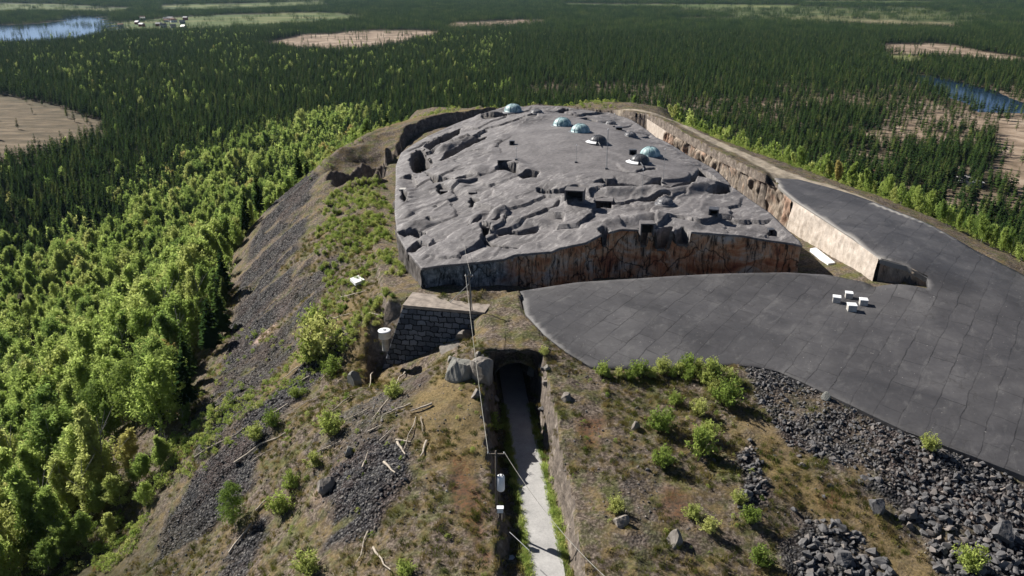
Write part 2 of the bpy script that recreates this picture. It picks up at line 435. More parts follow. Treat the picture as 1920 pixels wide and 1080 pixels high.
M_paleroof = simple("pale_roof", (0.42, 0.40, 0.40), 0.7)
M_tileroof = simple("brown_roof", (0.22, 0.12, 0.08), 0.8)
n_ = N("copper_patina"); p_ = n_.objco()
M_teal = n_.done(n_.ramp(n_.noise(n_.objco((1, 1, 0.35)), 1.6, 6, 0.7, 0.4), [(0.30, (0.06, 0.12, 0.135)), (0.45, (0.17, 0.28, 0.30)), (0.58, (0.36, 0.48, 0.49)), (0.75, (0.58, 0.67, 0.66))]), 0.5, n_.bump(n_.noise(p_, 2.5, 4, 0.6), 0.3, 0.05), 0.0, 0.4)
def mat_rock(name, lo, hi, tint):
    n = N(name); p = n.objco()
    oi = n.n("ShaderNodeObjectInfo")
    c = n.ramp(n.noise(p, 2.0, 5, 0.7), [(0.3, lo), (0.7, hi)])
    c = n.mix(n.ramp(oi.outputs["Random"], [(0.0, 0.0), (0.75, 0.05), (1.0, 0.65)]), c, tint)
    return n.done(c, 0.85, n.bump(n.noise(p, 3.0, 5, 0.7), 0.6, 0.08), 0, 0.3)
M_rock = mat_rock("dark_stone", (0.035, 0.035, 0.038), (0.15, 0.147, 0.150), (0.26, 0.22, 0.19))
M_palerock = mat_rock("pale_stone", (0.085, 0.072, 0.062), (0.30, 0.27, 0.24), (0.22, 0.24, 0.22))

# ------------------------------------------------------------------ surfaces
roof_edge_px = [(790,503,12.2),(830,497,12.3),(870,494,12.4),(945,487,12.4),(965,477,12.9),(1035,472,13.1),(1050,465,13.3),(1100,455,13.6),(1132,438,14.2),(1165,429,14.6),
    (1230,432,14.5),(1290,434,14.2),(1390,441,13.6),(1440,450,13.2),(1490,457,12.8),(1505,462,12.6),(1500,452,12.9),(1476,430,13.1),(1445,400,13.2),(1400,370,13.3),(1372,350,13.4),(1340,318,13.6),
    (1290,292,14.2),(1230,258,15.0),(1178,222,15.2),(1140,212,15.4),(1080,205,16.2),(1000,202,16.4),(945,203,15.6),(905,214,14.6),(870,226,14.0),(830,243,13.4),
    (790,262,13.0),(752,287,12.8),(742,312,12.8),(742,345,12.7),(740,400,12.4),(745,440,12.2),(762,470,12.1)]
roof_poly = [P(a, b, c) for a, b, c in roof_edge_px]
roof_in_px = [(1000,300,16.6),(1080,260,18.4),(960,240,17.2),(1200,300,17.4),(1250,330,16.2),(1100,330,16.4),(900,350,14.9),(1000,380,14.9),(1150,390,14.9),
    (1300,380,14.2),(850,420,13.3),(1000,440,13.8),(1250,410,14.5),(1400,420,13.5),(830,310,14.2),(880,275,15.4),(1160,250,17.6),(1060,225,17.6),(980,215,17.2),
    (1290,320,15.2),(800,380,13.2),(930,320,15.9)]
roofF = RBF(px3(roof_edge_px) + px3(roof_in_px), 1.2)

apron_px = [(975,546,9.4),(1080,530,9.5),(1200,522,9.5),(1330,514,9.5),(1470,511,9.4),(1545,515,9.0),(1600,527,8.7),(1640,540,8.7),(1740,541,9.6)]
upper_px = [(1740,517,10.9),(1700,498,11.8),(1652,484,12.6),(1600,447,12.7),(1540,408,12.6),(1490,376,12.6),(1462,352,12.6),(1452,334,12.6)]
outer_px = [(1500,337,12.2),(1600,365,11.6),(1740,420,10.4),(1830,470,9.3),(1920,516,8.2),(2060,590,7.0),(2220,700,5.5),(2300,900,3.5),(2250,1060,2.3)]
lower_px = [(2080,960,3.2),(1920,893,4.0),(1700,810,5.2),(1600,762,6.0),(1460,697,6.9),(1430,690,7.0),(1380,685,7.0),(1200,694,7.0),(1110,690,7.2),(1060,660,8.0),(1020,628,8.7),(985,590,9.2)]
ap_all = apron_px + upper_px + outer_px + lower_px
apron_poly = [P(a, b, c) for a, b, c in ap_all]
ap_in = [(1600,600,8.3),(1300,600,8.6),(1750,650,7.4),(1900,700,6.6),(1850,560,8.8),(1650,420,11.9),(1800,500,9.9),(1200,640,8.0),(1100,600,8.9)]
apronF = RBF(px3(apron_px[:-1]) + px3([(1750,541,9.5)]) + px3(upper_px[1:]) + px3([(1760,517,10.6)]) + px3(outer_px) + px3(lower_px) + px3(ap_in), 0.5)

# moat: ring outside the keep; outer boundary
moat_outer_px = [(720,560,9),(700,470,7),(700,400,7),(712,330,7.5),(725,300,9),(730,272,13),(760,247,13),(800,235,13),(850,228,13),(905,212,13.2),(960,201,12.9),(1060,201,12.7),(1150,210,12.6),(1185,219,12.6),
    (1215,222,12.6),(1262,250,12.6),(1350,300,12.6),(1420,335,12.6),(1462,352,12.6),(1490,376,12.6),(1540,408,12.6),(1600,447,12.7),(1652,484,12.6),(1740,516,10.9),(1740,541,9.6),(1640,541,8.7),(1600,527,8.7),(1545,515,9.0),(1470,511,9.4),(1330,514,9.5),(1200,522,9.5),(1080,530,9.5),(975,546,9.4)]
moat_poly = [P(a, b, c) for a, b, c in moat_outer_px]
moatF = RBF([(-5,135,7.5), (10,142,6), (-12,131,8.2), (20,170,6), (10,220,8), (35,160,5.5), P(760,560,8.6)+(8.6,), P(850,555,8.7)+(8.7,), P(930,555,8.7)+(8.7,), P(1000,545,7)+(6.5,), P(1200,520,5)+(5,), P(1400,515,5.5)+(5.5,), P(1520,490,7.0)+(7.2,), P(1590,515,8.2)+(8.2,), P(1660,535,8.4)+(8.4,), P(1720,538,8.8)+(8.8,),
    P(1560,478,7.2)+(7.2,), P(1485,440,6.2)+(6.2,), P(1420,390,5.8)+(5.8,), P(1350,330,5.4)+(5.4,), P(1230,270,5.0)+(5.0,), P(1190,232,7)+(6,), P(1100,203,11.8)+(11.8,), P(960,200,12.3)+(12.3,), P(850,240,12.4)+(12.4,), P(765,272,11.6)+(11.6,), P(800,252,12)+(12,), P(900,219,12.9)+(12.9,),
    P(740,300,7)+(6,), P(715,380,6.5)+(6.8,), P(720,450,6.5)+(7,), P(735,520,7.5)+(7.6,)], 0.1)

ctrl = px3([
    (925,1080,1.9),(925,1000,2.2),(905,900,3.2),(890,800,4.8),(850,750,5.8),(870,700,7.0),(860,660,7.6),(885,640,8.4),(940,590,9),(900,595,8.9),(960,640,8.7),(930,560,9.0),
    (1010,700,7.2),(1020,760,6.4),(1025,800,5.6),(1045,900,3.7),(1070,1000,2.8),(1085,1080,2.3),(1020,650,8.3),
    (1110,700,6.9),(1300,700,6.7),(1250,850,4.6),(1200,1000,2.8),(1400,850,4.5),(1500,1000,2.0),(1600,800,5.2),(1700,900,3.4),(1900,950,2.6),(1900,1080,0),(1600,1080,0.2),(1300,1080,1.5),
    (960,1400,2),(1500,1400,-1),(2150,1050,1),(2300,1250,-6),
    (800,1000,2.0),(700,1000,-0.3),(600,1000,-3.5),(500,1000,-9),(400,1000,-15),(250,1000,-24),(100,1000,-33),(0,1080,-38),(800,900,3.4),(700,900,1.8),(600,900,-2.5),(500,900,-7),(400,900,-12.5),(300,900,-18.5),(200,880,-25),
    (800,800,4.3),(700,800,2.5),(600,800,-1.5),(500,780,-5.5),(400,780,-10.5),(330,760,-16),(750,720,0.0),(700,720,-0.6),(790,700,0.8),
    (700,650,1.2),(650,700,-0.5),(600,700,-3),(500,700,-8),(400,690,-14),(700,600,5),(650,600,2.5),(600,600,-1),(520,600,-6),(440,600,-13),(735,560,7.5),
    (740,520,7.2),(650,520,4.4),(560,520,-1),(480,520,-7),(420,570,-14),(740,430,7.2),(650,430,6),(570,430,1),(500,430,-5),(465,430,-10),(720,350,7.5),(650,350,7.3),(600,350,5.5),(540,370,-2),(500,390,-7),
    (640,272,11.5),(610,300,8.5),(580,330,3),(690,252,12.6),(713,240,13.2),(780,222,13.3),(850,213,13.3),(905,204,13.4),(1000,198,12.8),(1100,203,12.6),(1160,208,12.6),(1225,212,12.8),(1350,270,12.7),(1450,322,12.6),(1300,240,11.8),(1390,275,10.2),(1500,318,9.5),(1640,365,8),(1760,415,6.5),(1850,460,6),(1940,500,5),(2150,600,3),
    (1250,204,9),(1100,196,8),(900,196,9),(780,208,9)])
ctrl += px3([(655,332,5),(700,325,5),(715,320,5),(628,332,4.5),(645,298,11.2),(690,281,12.2),(716,274,12.8),(620,318,8)])
ctrl += [(-86,180,-28),(-88,205,-28),(-82,228,-24),(-72,245,-14),(-20.5,113.8,-1.6),(-16,113.2,0.3),(-11,112.4,3.4),(-5.5,111.4,7.2),(-17,118.2,8.6),(-11,116.6,8.6),(-6,115.4,8.7),(-23.5,117,2.0),(-21,120,5),
    (125,100,-8),(125,160,-9),(112,220,-9),(155,110,-34),(152,170,-36),(140,230,-36),(190,120,-55),(185,190,-56),(170,250,-57),(120,280,-40),(80,310,-30),(150,310,-58),
    (0,300,2),(0,335,-25),(0,380,-52),(60,340,-38),(90,390,-58),(-50,310,-18),(-50,350,-48),(-90,260,-38),(-75,240,-20),(-110,200,-42),(-95,160,-36),(-115,150,-46),(-140,180,-56),(-140,240,-58),(-120,300,-58),(-110,110,-48),(-145,120,-58),(-60,60,-22),(-100,60,-45),(-140,60,-58),(0,20,-5),(60,20,-15),(120,40,-25)]
for k in range(20):
    t = 2 * math.pi * k / 20
    ctrl.append((10 + 255 * math.cos(t), 185 + 235 * math.sin(t), PLAIN))
baseF = RBF(ctrl, 0.3)

# road centre line (z = 0)
road_c = [P(1029,1080,0), P(1014,1000,0), P(998,918,0), P(988,860,0), P(977,800,0)]
rx = np.polyfit([c[1] for c in road_c], [c[0] for c in road_c], 1)
def road_x(y): return rx[0] * np.asarray(y) + rx[1]
PORTAL_Y = 101.5
TUN_END = 117.0

def base_h(x, y, fine=True):
    h = baseF(x, y)
    r = np.hypot((x - 10) / 1.0, (y - 185) / 0.95)
    w = sstep(205, 255, r)
    h = h * (1 - w) + PLAIN * w
    far = sstep(1500, 9000, np.hypot(x, y))
    h = h + far * 25 * (fbm(x, y, 2600, 3, 40) + 0.1)
    return np.maximum(h, PLAIN - 12)

HOLLOW = [P(618, 308, 9.5), P(650, 292, 11.5), P(690, 278, 12.5), P(722, 270, 13), P(724, 350, 4.5), P(690, 362, 4.5), P(635, 368, 4)]
def ground_h(x, y):
    h = base_h(x, y)
    near = 1 - sstep(150, 240, np.hypot(x - 10, y - 185))
    rough = (fbm(x, y, 7.0, 4, 3) * 0.55 + fbm(x, y, 1.6, 3, 8) * 0.28) * near
    h = h + rough
    s = scree_mask(x, y)
    d, rv = cells(x + fbm(x, y, 3, 2, 77) * 0.5, y, 1.15, 21)
    h = h + s * near * (0.55 * rv - 0.5 * d)
    # erosion furrows running down the left flank
    fl = sstep(-12, -30, x) * near * (1 - sstep(-85, -100, x))
    h = h + fl * 0.8 * fbm(x * 0.22 + y * 0.12, y * 0.9 - x * 0.35, 3.2, 3, 31)
    ly = (1 - sstep(TUN_END, TUN_END + 0.5, y))
    # trench of the road
    dx = x - road_x(y); wob = fbm(x, y, 3.5, 3, 12) * 0.9 + fbm(x, y, 1.1, 2, 15) * 0.35
    wid = 1.1 * sstep(99, 90, y); rgt = sstep(2.55, 3.7, dx + wob * 0.5); lft = sstep(2.5 + wid, 4.2 + wid, -dx + wob)
    t = np.where(dx > 0, rgt, lft)
    dist = np.clip((y - 60) / 45, 0, 1)
    hb = -0.03 + 0.05 * fbm(x, y, 1, 2, 9)
    h = np.where((ly > 0.5) & (t < 0.999), hb + (np.maximum(h, 0.3) - hb) * t, h)
    # moat
    md, _, _ = sdf(x, y, moat_poly)
    mf = np.minimum(moatF(x, y), 13) + 0.06 * fbm(x, y, 2, 3, 5)
    ad, _, _ = sdf(x, y, apron_poly)
    lim = np.where(ad < 2.0, (md < 0.9) * 1.0, sstep(0.1, -0.5, md))
    gentle = sstep(-13, -8, x)                                    # no wall on the open left side in front of the rim
    h = np.where((md < 0) | (ad < 2.0), h + (np.minimum(mf, 50) - h) * lim, h)
    # foot of the block wall, and the dark hollow under the rim
    f = (115.6 - (x + 17) * 0.2) - y
    w = sstep(-0.5, 0.1, f) * (1 - sstep(5, 11, f)) * sstep(-23.2, -21.6, x) * sstep(-2.5, -6, x)
    h = h * (1 - w) + np.minimum(h, -2.2 + 0.52 * (x + 21) + 0.25 * fbm(x, y, 1.5, 3, 14)) * w
    hw = sstep(0.9, -0.9, sdf(x + fbm(x, y, 4, 3, 17) * 2.0, y + fbm(x, y, 4, 3, 18) * 2.0, HOLLOW)[0])
    h = h * (1 - hw) + np.minimum(h, 2.6 + 0.5 * fbm(x, y, 3, 3, 16)) * hw
    # under the concrete apron
    az_ = apronF(x, y)
    wA = sstep(0.3, -0.6, ad) * (md > 0.9)
    h = h * (1 - wA) + (az_ - 0.9) * wA
    wB = (1 - sstep(0.0, 2.5, np.abs(ad))) * (md > 0.9) * (ad > 0) * (t > 0.9)
    h = h * (1 - wB) + np.minimum(h, az_ - 0.12) * wB
    return h

SCREE = [(pxpoly([(150,1090),(215,990),(300,885),(400,830),(470,790),(560,745),(640,730),(650,765),(545,830),(470,880),(500,960),(480,1090)], -10), 1.0),
    (pxpoly([(598,870),(640,835),(720,815),(770,850),(770,905),(710,950),(650,985),(605,950)], 2), 1.0),
    (pxpoly([(560,790),(640,740),(790,700),(790,760),(720,820),(600,830)], 2), 0.6),
    (pxpoly([(365,700),(400,640),(520,560),(640,510),(685,540),(570,640),(490,700),(400,770),(350,780)], -5), 0.85),
    (pxpoly([(400,600),(410,520),(455,410),(520,340),(600,290),(700,245),(715,255),(600,330),(590,400),(560,470),(520,545),(440,600)], 0), 0.95),
    (pxpoly([(1365,692),(1440,692),(1600,770),(1720,825),(1930,900),(1980,1060),(1870,1090),(1740,990),(1580,880),(1450,825),(1395,760)], 4), 1.0),
    (pxpoly([(1370,860),(1405,828),(1445,900),(1425,965),(1385,925)], 4), 0.95),
    (pxpoly([(1500,985),(1620,1010),(1700,1090),(1490,1090)], 1), 0.95),
    (pxpoly([(1180,860),(1230,890),(1260,1000),(1200,1050),(1150,960)], 3), 0.35)]
def scree_mask(x, y):
    wx = x + fbm(x, y, 6, 3, 51) * 2.6; wy = y + fbm(x, y, 6, 3, 52) * 2.6
    m = np.zeros(np.shape(x))
    for poly, s in SCREE:
        d = inpoly(wx, wy, poly); m = np.maximum(m, s * sstep(0.9, -0.9, d))
    brk = fbm(x * 0.32 + y * 0.10, y * 0.8 - x * 0.30, 4.2, 4, 55)           # streaks of earth running down the slope
    return m * sstep(0.30, 0.12, brk * np.where(np.asarray(x) < -18, 1.0, 0.45))
def mask(x, y, polys, wob=2.0, sc_=6.0, soft=1.0, seed=61):
    wx = x + fbm(x, y, sc_, 3, seed) * wob; wy = y + fbm(x, y, sc_, 3, seed + 1) * wob
    m = np.zeros(np.shape(x))
    for poly in polys:
        m = np.maximum(m, sstep(soft, -soft, inpoly(wx, wy, poly)))
    return m
STRAW = [pxpoly([(1370,780),(1450,820),(1560,895),(1700,965),(1780,1010),(1700,1045),(1560,1000),(1450,905),(1370,830)], 4),
    pxpoly([(760,720),(840,700),(900,760),(910,860),(860,880),(800,850),(770,790)], 5), pxpoly([(420,790),(520,700),(640,640),(700,640),(640,700),(520,770),(430,830)], -5),
    pxpoly([(690,245),(800,215),(900,203),(1000,197),(950,204),(860,222),(760,238)], 13), pxpoly([(640,640),(730,620),(720,690),(650,700)], 2)]
RUST = [pxpoly([(850,845),(885,855),(915,930),(885,985),(860,930)], 4.5), pxpoly([(885,1000),(915,1000),(915,1040),(895,1040)], 3.6), pxpoly([(1085,785),(1130,785),(1125,830),(1090,830)], 5.5),
    pxpoly([(1540,915),(1580,925),(1575,950),(1540,945)], 3), pxpoly([(1250,905),(1290,915),(1280,960),(1245,950)], 4)]
PINK = [pxpoly([(393,893),(430,850),(452,858),(420,885)], -11), pxpoly([(430,655),(545,600),(540,612),(450,665)], -8), pxpoly([(585,915),(640,880),(645,890),(600,930)], -2)]
PATH = [pxpoly([(1150,212),(1190,208),(1240,212),(1290,240),(1400,290),(1470,318),(1560,345),(1640,365),(1740,412),(1860,468),(1950,510),(1950,530),(1830,478),(1740,428),(1600,372),(1500,342),(1450,338),(1400,308),(1330,275),(1250,232),(1215,220),(1160,217)], 12.0)]
HEATH = [pxpoly([(-300,178),(20,180),(110,200),(200,228),(190,255),(100,285),(0,310),(-300,330)], PLAIN)]
SAND = [pxpoly([(480,82),(560,66),(700,58),(835,58),(825,68),(730,90),(640,100),(560,97)], PLAIN), pxpoly([(815,48),(900,40),(1015,38),(1025,44),(930,50),(850,53)], PLAIN),
    pxpoly([(1475,34),(1600,36),(1790,42),(1785,52),(1640,49),(1500,41)], PLAIN), pxpoly([(1645,84),(1720,80),(1800,88),(1930,108),(1930,122),(1800,112),(1700,104),(1650,96)], PLAIN),
    pxpoly([(1890,230),(1960,240),(2000,420),(1960,410),(1880,310),(1860,260)], PLAIN), pxpoly([(-60,226),(0,256),(60,262),(30,272),(-60,270)], PLAIN),
    pxpoly([(1780,25),(1800,18),(1825,8),(1835,8),(1806,22),(1785,30)], PLAIN), pxpoly([(210,66),(222,48),(232,44),(238,46),(226,66)], PLAIN)]
FIELD = [pxpoly([(205,44),(300,34),(420,28),(560,24),(640,26),(700,32),(640,40),(480,52),(330,58),(215,60)], PLAIN), pxpoly([(-100,6),(90,8),(260,16),(220,24),(60,22),(-100,30)], PLAIN),
    pxpoly([(300,10),(600,4),(620,12),(420,20),(300,22)], PLAIN), pxpoly([(1050,6),(1500,10),(1500,18),(1300,16),(1060,12)], PLAIN), pxpoly([(1650,102),(1720,102),(1740,118),(1690,124),(1660,116)], PLAIN),
    pxpoly([(1500,2),(1750,3),(1760,8),(1500,7)], PLAIN), pxpoly([(-60,66),(90,68),(160,74),(60,84),(-60,84)], PLAIN)]
LAKE = pxpoly([(-160,44),(0,48),(70,44),(112,38),(118,30),(190,29),(208,34),(200,48),(188,66),(140,78),(70,80),(0,72),(-160,72)], PLAIN)
RIVER = pxpoly([(1690,134),(1722,138),(1775,150),(1850,168),(1960,200),(1960,216),(1900,210),(1840,205),(1770,182),(1735,160),(1700,146)], PLAIN)
LAKE2 = pxpoly([(1430,-2),(1480,-1),(1520,0.5),(1460,1.5)], PLAIN)

def grow(a, b, s0, s1, k=1.06):
    out = []; x = a; s = s0
    while x < b: out.append(x); x += s; s = min(s * k, s1)
    return out
xs = np.array([-v for v in grow(78, 9000, 0.9, 900)][::-1] + list(np.arange(-77.5, -9.5, 0.55)) + list(np.arange(-9.5, 13, 0.33)) + list(np.arange(13, 92, 0.55)) + grow(92, 9000, 0.9, 900))
ys = np.array(list(np.arange(-60, 40, 6)) + list(np.arange(40, 56, 1.5)) + list(np.arange(56, 128, 0.42)) + list(np.arange(128, 300, 0.75)) + grow(300, 16000, 1.5, 900))
GX, GY = np.meshgrid(xs, ys)
GZ = ground_h(GX, GY)
lk = mask(GX, GY, [LAKE, RIVER, LAKE2], 8, 60, 6, 90)
GZ = GZ - lk * 3.0
nxg, nyg = len(xs), len(ys)
idx = np.arange(nxg * nyg).reshape(nyg, nxg)
quads = np.stack([idx[:-1, :-1], idx[:-1, 1:], idx[1:, 1:], idx[1:, :-1]], -1).reshape(-1, 4)
me = mesh_np("ground", np.c_[GX.ravel(), GY.ravel(), GZ.ravel()], quads, M_ground, True)
r_hill = np.hypot(GX - 10, GY - 185)
plain_m = sstep(95, 125, r_hill) * sstep(-8, -25, base_h(GX, GY))
attr(me, "scree", scree_mask(GX, GY).ravel())
attr(me, "plain", plain_m.ravel())
attr(me, "straw", mask(GX, GY, STRAW).ravel())
attr(me, "rust", mask(GX, GY, RUST, 1.5, 3, 0.8).ravel())
attr(me, "pink", mask(GX, GY, PINK, 1.5, 3, 0.7).ravel())
attr(me, "path", mask(GX, GY, PATH, 1.2, 8, 0.8).ravel())
dxr = np.abs(GX - road_x(GY))
verge = ((dxr > 1.6) & (dxr < 3.3) & (GY < PORTAL_Y)).astype(float)
attr(me, "green", np.clip(0.75 * np.ones(GX.size) + verge.ravel(), 0, 1))
open_sand = sstep(-0.16, 0.12, fbm(GX, GY, 60, 4, 70) + 0.14 * sstep(150, 400, GX)) * sstep(120, 300, GX) * sstep(1100, 600, GY) * plain_m + 0.45 * plain_m * sstep(-0.02, 0.2, fbm(GX, GY, 70, 3, 171)) * sstep(560, 640, GY) * sstep(1000, 880, GY) * sstep(-60, 40, GX)
attr(me, "sand", np.maximum(mask(GX, GY, SAND, 30, 60, 3, 95), np.clip(open_sand * 0.85, 0, 1)).ravel())
attr(me, "heath", mask(GX, GY, HEATH, 6, 40, 3, 97).ravel())
attr(me, "field", np.maximum(mask(GX, GY, FIELD, 15, 120, 8, 98), 0.7 * sstep(1500, 2200, GY) * sstep(0.16, 0.22, fbm(GX * 0.5, GY, 420, 4, 180))).ravel())
tag(obj("ground", me), kind="structure")
ground_bvh = BVHTree.FromPolygons([tuple(v) for v in np.c_[GX.ravel(), GY.ravel(), GZ.ravel()].tolist()], quads.tolist())

def gz(x, y):
    """exact height of the ground mesh"""
    x = np.asarray(x, float); y = np.asarray(y, float)
    i = np.clip(np.searchsorted(xs, x) - 1, 0, nxg - 2); j = np.clip(np.searchsorted(ys, y) - 1, 0, nyg - 2)
    tx = (x - xs[i]) / (xs[i + 1] - xs[i]); ty = (y - ys[j]) / (ys[j + 1] - ys[j])
    return (GZ[j, i] * (1 - tx) + GZ[j, i + 1] * tx) * (1 - ty) + (GZ[j + 1, i] * (1 - tx) + GZ[j + 1, i + 1] * tx) * ty
def hit(px, py):
    """point of the ground seen at a photo pixel"""
    u = (px - 960) / F; v = (540 - py) / F
    d = Vector((u, CP + v * SP, -SP + v * CP)).normalized()
    h, nn, i, dist = ground_bvh.ray_cast(Vector((0, 0, CAMZ)), d)
    return h if h is not None else P3(px, py, PLAIN)

# water
n_ = N("water"); p_ = n_.pos()
M_water = n_.done((0.012, 0.03, 0.06), 0.12, n_.bump(n_.noise(p_, 0.25, 3, 0.6), 0.15, 0.1), 0, 0.5)
for nm, poly in (("lake", LAKE), ("river", RIVER)):
    cx = [q[0] for q in poly]; cy = [q[1] for q in poly]; m_ = 25
    V = [(min(cx) - m_, min(cy) - m_, PLAIN - 1.1), (max(cx) + m_, min(cy) - m_, PLAIN - 1.1), (max(cx) + m_, max(cy) + m_, PLAIN - 1.1), (min(cx) - m_, max(cy) + m_, PLAIN - 1.1)]
    tag(obj(nm, mesh_np(nm, V, np.array([[0, 1, 2, 3]]), M_water)), kind="structure")

# clipped height sheets ------------------------------------------------
def sheet(poly, step, zf, name, mat, parent=None, skirt=0.0, attrs=None, smooth=True):
    px_ = [q[0] for q in poly]; py_ = [q[1] for q in poly]
    gx = np.arange(min(px_) - step, max(px_) + 2 * step, step); gy = np.arange(min(py_) - step, max(py_) + 2 * step, step)
    X, Y = np.meshgrid(gx, gy); d, bx, by = sdf(X, Y, poly)
    snap = np.abs(d) < step * 0.72
    X = np.where(snap, bx, X); Y = np.where(snap, by, Y)
    ok = (d < 0) | snap
    ny, nx = X.shape; id_ = np.arange(nx * ny).reshape(ny, nx)
    q = np.stack([id_[:-1, :-1], id_[:-1, 1:], id_[1:, 1:], id_[1:, :-1]], -1).reshape(-1, 4)
    okf = ok.ravel()[q].all(1); snf = snap.ravel()[q].sum(1)
    cxm = X.ravel()[q].mean(1); cym = Y.ravel()[q].mean(1)
    inside = sdf(cxm, cym, poly)[0] < 0.0
    q = q[okf & inside]
    # drop slivers
    A = np.c_[X.ravel(), Y.ravel()][q]
    area = 0.5 * np.abs((A[:, 2, 0] - A[:, 0, 0]) * (A[:, 3, 1] - A[:, 1, 1]) - (A[:, 3, 0] - A[:, 1, 0]) * (A[:, 2, 1] - A[:, 0, 1]))
    q = q[area > step * step * 0.02]
    used = np.unique(q); remap = -np.ones(nx * ny, int); remap[used] = np.arange(len(used)); q = remap[q]
    x = X.ravel()[used]; y = Y.ravel()[used]; z = zf(x, y)
    V = np.c_[x, y, z]; faces = [q]
    if skirt:
        E = np.concatenate([q[:, [0, 1]], q[:, [1, 2]], q[:, [2, 3]], q[:, [3, 0]]])
        key = {}
        for a, b in E.tolist(): key[(a, b)] = 1
        be = np.array([(a, b) for a, b in key if (b, a) not in key])
        bv = np.unique(be); m2 = -np.ones(len(V), int); m2[bv] = np.arange(len(bv)) + len(V)
        low = V[bv].copy(); low[:, 2] -= skirt
        V = np.r_[V, low]
        faces.append(np.stack([be[:, 1], be[:, 0], m2[be[:, 0]], m2[be[:, 1]]], -1))
    me = mesh_np(name, V, faces, mat, False)
    if smooth:
        sm = np.zeros(len(me.polygons), bool); sm[:len(q)] = True; me.polygons.foreach_set("use_smooth", sm)
    if attrs:
        for k, f in attrs.items(): attr(me, k, f(V[:, 0], V[:, 1]))
    return obj(name, me, parent)

# apron / glacis ------------------------------------------------------
cap_line = [P(a, b, c) for a, b, c in upper_px]
low_line = [P(a, b, c) for a, b, c in [(1420,688,7.0),(1460,697,6.9),(1600,762,6.0)]]
def edge_at(x, y):
    d = sdf(x, y, cap_line[1:], False)[0]; w = 1 - sstep(0.7, 0.9, d)
    d2 = sdf(x, y, [P(a, b, c) for a, b, c in [(1640,383,11.3),(1690,402,10.9),(1740,420,10.4),(1790,446,9.9)]], False)[0]
    w = np.maximum(w * 0.45, 0.9 * (1 - sstep(0.6, 0.9, d2)))
    return w
def apron_z(x, y):
    return apronF(x, y) + 0.10 * fbm(x, y, 14, 3, 19) + 0.02 * fbm(x, y, 1.2, 2, 18)
ap = sheet(apron_poly, 0.8, apron_z, "concrete_glacis", M_glacis, None, 0.8, {"edge": edge_at})
tag(ap, kind="structure")

# road
ry = np.arange(20, TUN_END, 1.0); rc = road_x(ry)
V = np.concatenate([np.c_[rc - 1.75 + 0.12 * fbm(ry, ry, 4, 2, 3), ry, np.full(len(ry), 0.07)], np.c_[rc + 1.75 + 0.12 * fbm(ry + 99, ry, 4, 2, 3), ry, np.full(len(ry), 0.07)]])
k = len(ry); q = np.array([(i, k + i, k + i + 1, i + 1) for i in range(k - 1)])
tag(obj("road", mesh_np("road", V, q, M_road)), kind="structure")

# ------------------------------------------------------------------ keep: roof, walls
PITS = [([(932,318),(928,322),(936,303),(952,305),(971,305),(971,321)], 2.2),
    ([(768,300),(772,290),(784,284),(796,283),(800,292),(812,300),(806,318),(797,326),(783,328),(772,318)], 4.0),
    ([(824,296),(836,284),(858,275),(884,264),(914,252),(910,262),(884,274),(852,292),(830,303)], 2.8),
    ([(796,276),(812,262),(838,250),(864,239),(864,248),(842,262),(822,274),(805,284)], 2.2),
    ([(800,326),(822,332),(843,330),(852,336),(838,344),(815,344)], 1.2),
    ([(852,336),(875,330),(893,328),(893,332),(870,337),(852,343)], 0.8),
    ([(968,325),(985,318),(1008,317),(1012,320),(1004,329),(985,330)], 1.3),
    ([(1007,356),(1012,350),(1038,352),(1060,350),(1060,361),(1030,360),(1012,360)], 1.6),
    ([(1060,349),(1084,349),(1097,357),(1101,378),(1088,374),(1062,364)], 2.4),
    ([(1116,336),(1130,328),(1160,331),(1200,334),(1240,334),(1240,340),(1200,341),(1150,339)], 1.5),
    ([(1240,340),(1262,346),(1290,338),(1305,326),(1312,328),(1300,344),(1268,354),(1244,348)], 1.2),
    ([(1140,370),(1170,372),(1210,366),(1256,364),(1256,370),(1210,374),(1165,378),(1140,376)], 1.3),
    ([(903,446),(902,428),(908,420),(918,424),(922,434),(912,440)], 1.8),
    ([(928,440),(936,430),(950,425),(975,426),(1013,417),(1004,430),(975,436),(950,434)], 1.7),
    ([(902,447),(935,458),(972,460),(972,466),(935,463),(902,453)], 0.9),
    ([(1118,432),(1132,428),(1147,430),(1142,438),(1130,442)], 1.6),
    ([(822,352),(828,348),(846,354),(836,362),(823,367)], 1.6), ([(880,372),(884,365),(900,369),(894,376),(880,384)], 1.6),
    ([(878,424),(888,414),(903,405),(900,412),(890,422)], 1.3), ([(925,418),(935,412),(942,408),(940,415),(930,420)], 1.1),
    ([(746,436),(760,432),(785,430),(800,432),(796,444),(785,452),(760,445)], 2.4), ([(796,412),(806,405),(809,412),(800,415)], 1.0),
    ([(760,470),(785,456),(800,462),(780,474)], 1.2),
    ([(1325,368),(1335,352),(1350,344),(1368,346),(1374,360),(1350,366)], 1.8), ([(1300,328),(1312,316),(1330,326),(1350,342),(1330,338)], 1.2),
    ([(1440,436),(1442,426),(1452,428),(1466,440)], 0.9), ([(1195,425),(1215,412),(1220,424),(1218,436),(1200,436)], 2.0), ([(1230,430),(1240,420),(1258,418),(1262,432),(1240,440)], 2.4), ([(1262,434),(1280,420),(1296,430),(1290,440)], 1.8),
    ([(1118,386),(1150,384),(1146,366),(1130,362),(1112,368)], 2.3), ([(900,221),(945,215),(960,212),(945,221),(905,225)], 1.0), ([(1040,212),(1060,208),(1080,210),(1062,214)], 0.8),
    ([(1088,225),(1100,222),(1122,226),(1118,232),(1105,230)], 1.0), ([(1190,318),(1230,318),(1232,321),(1190,321)], 0.4), ([(753,360),(762,364),(764,384),(752,380)], 1.8)]
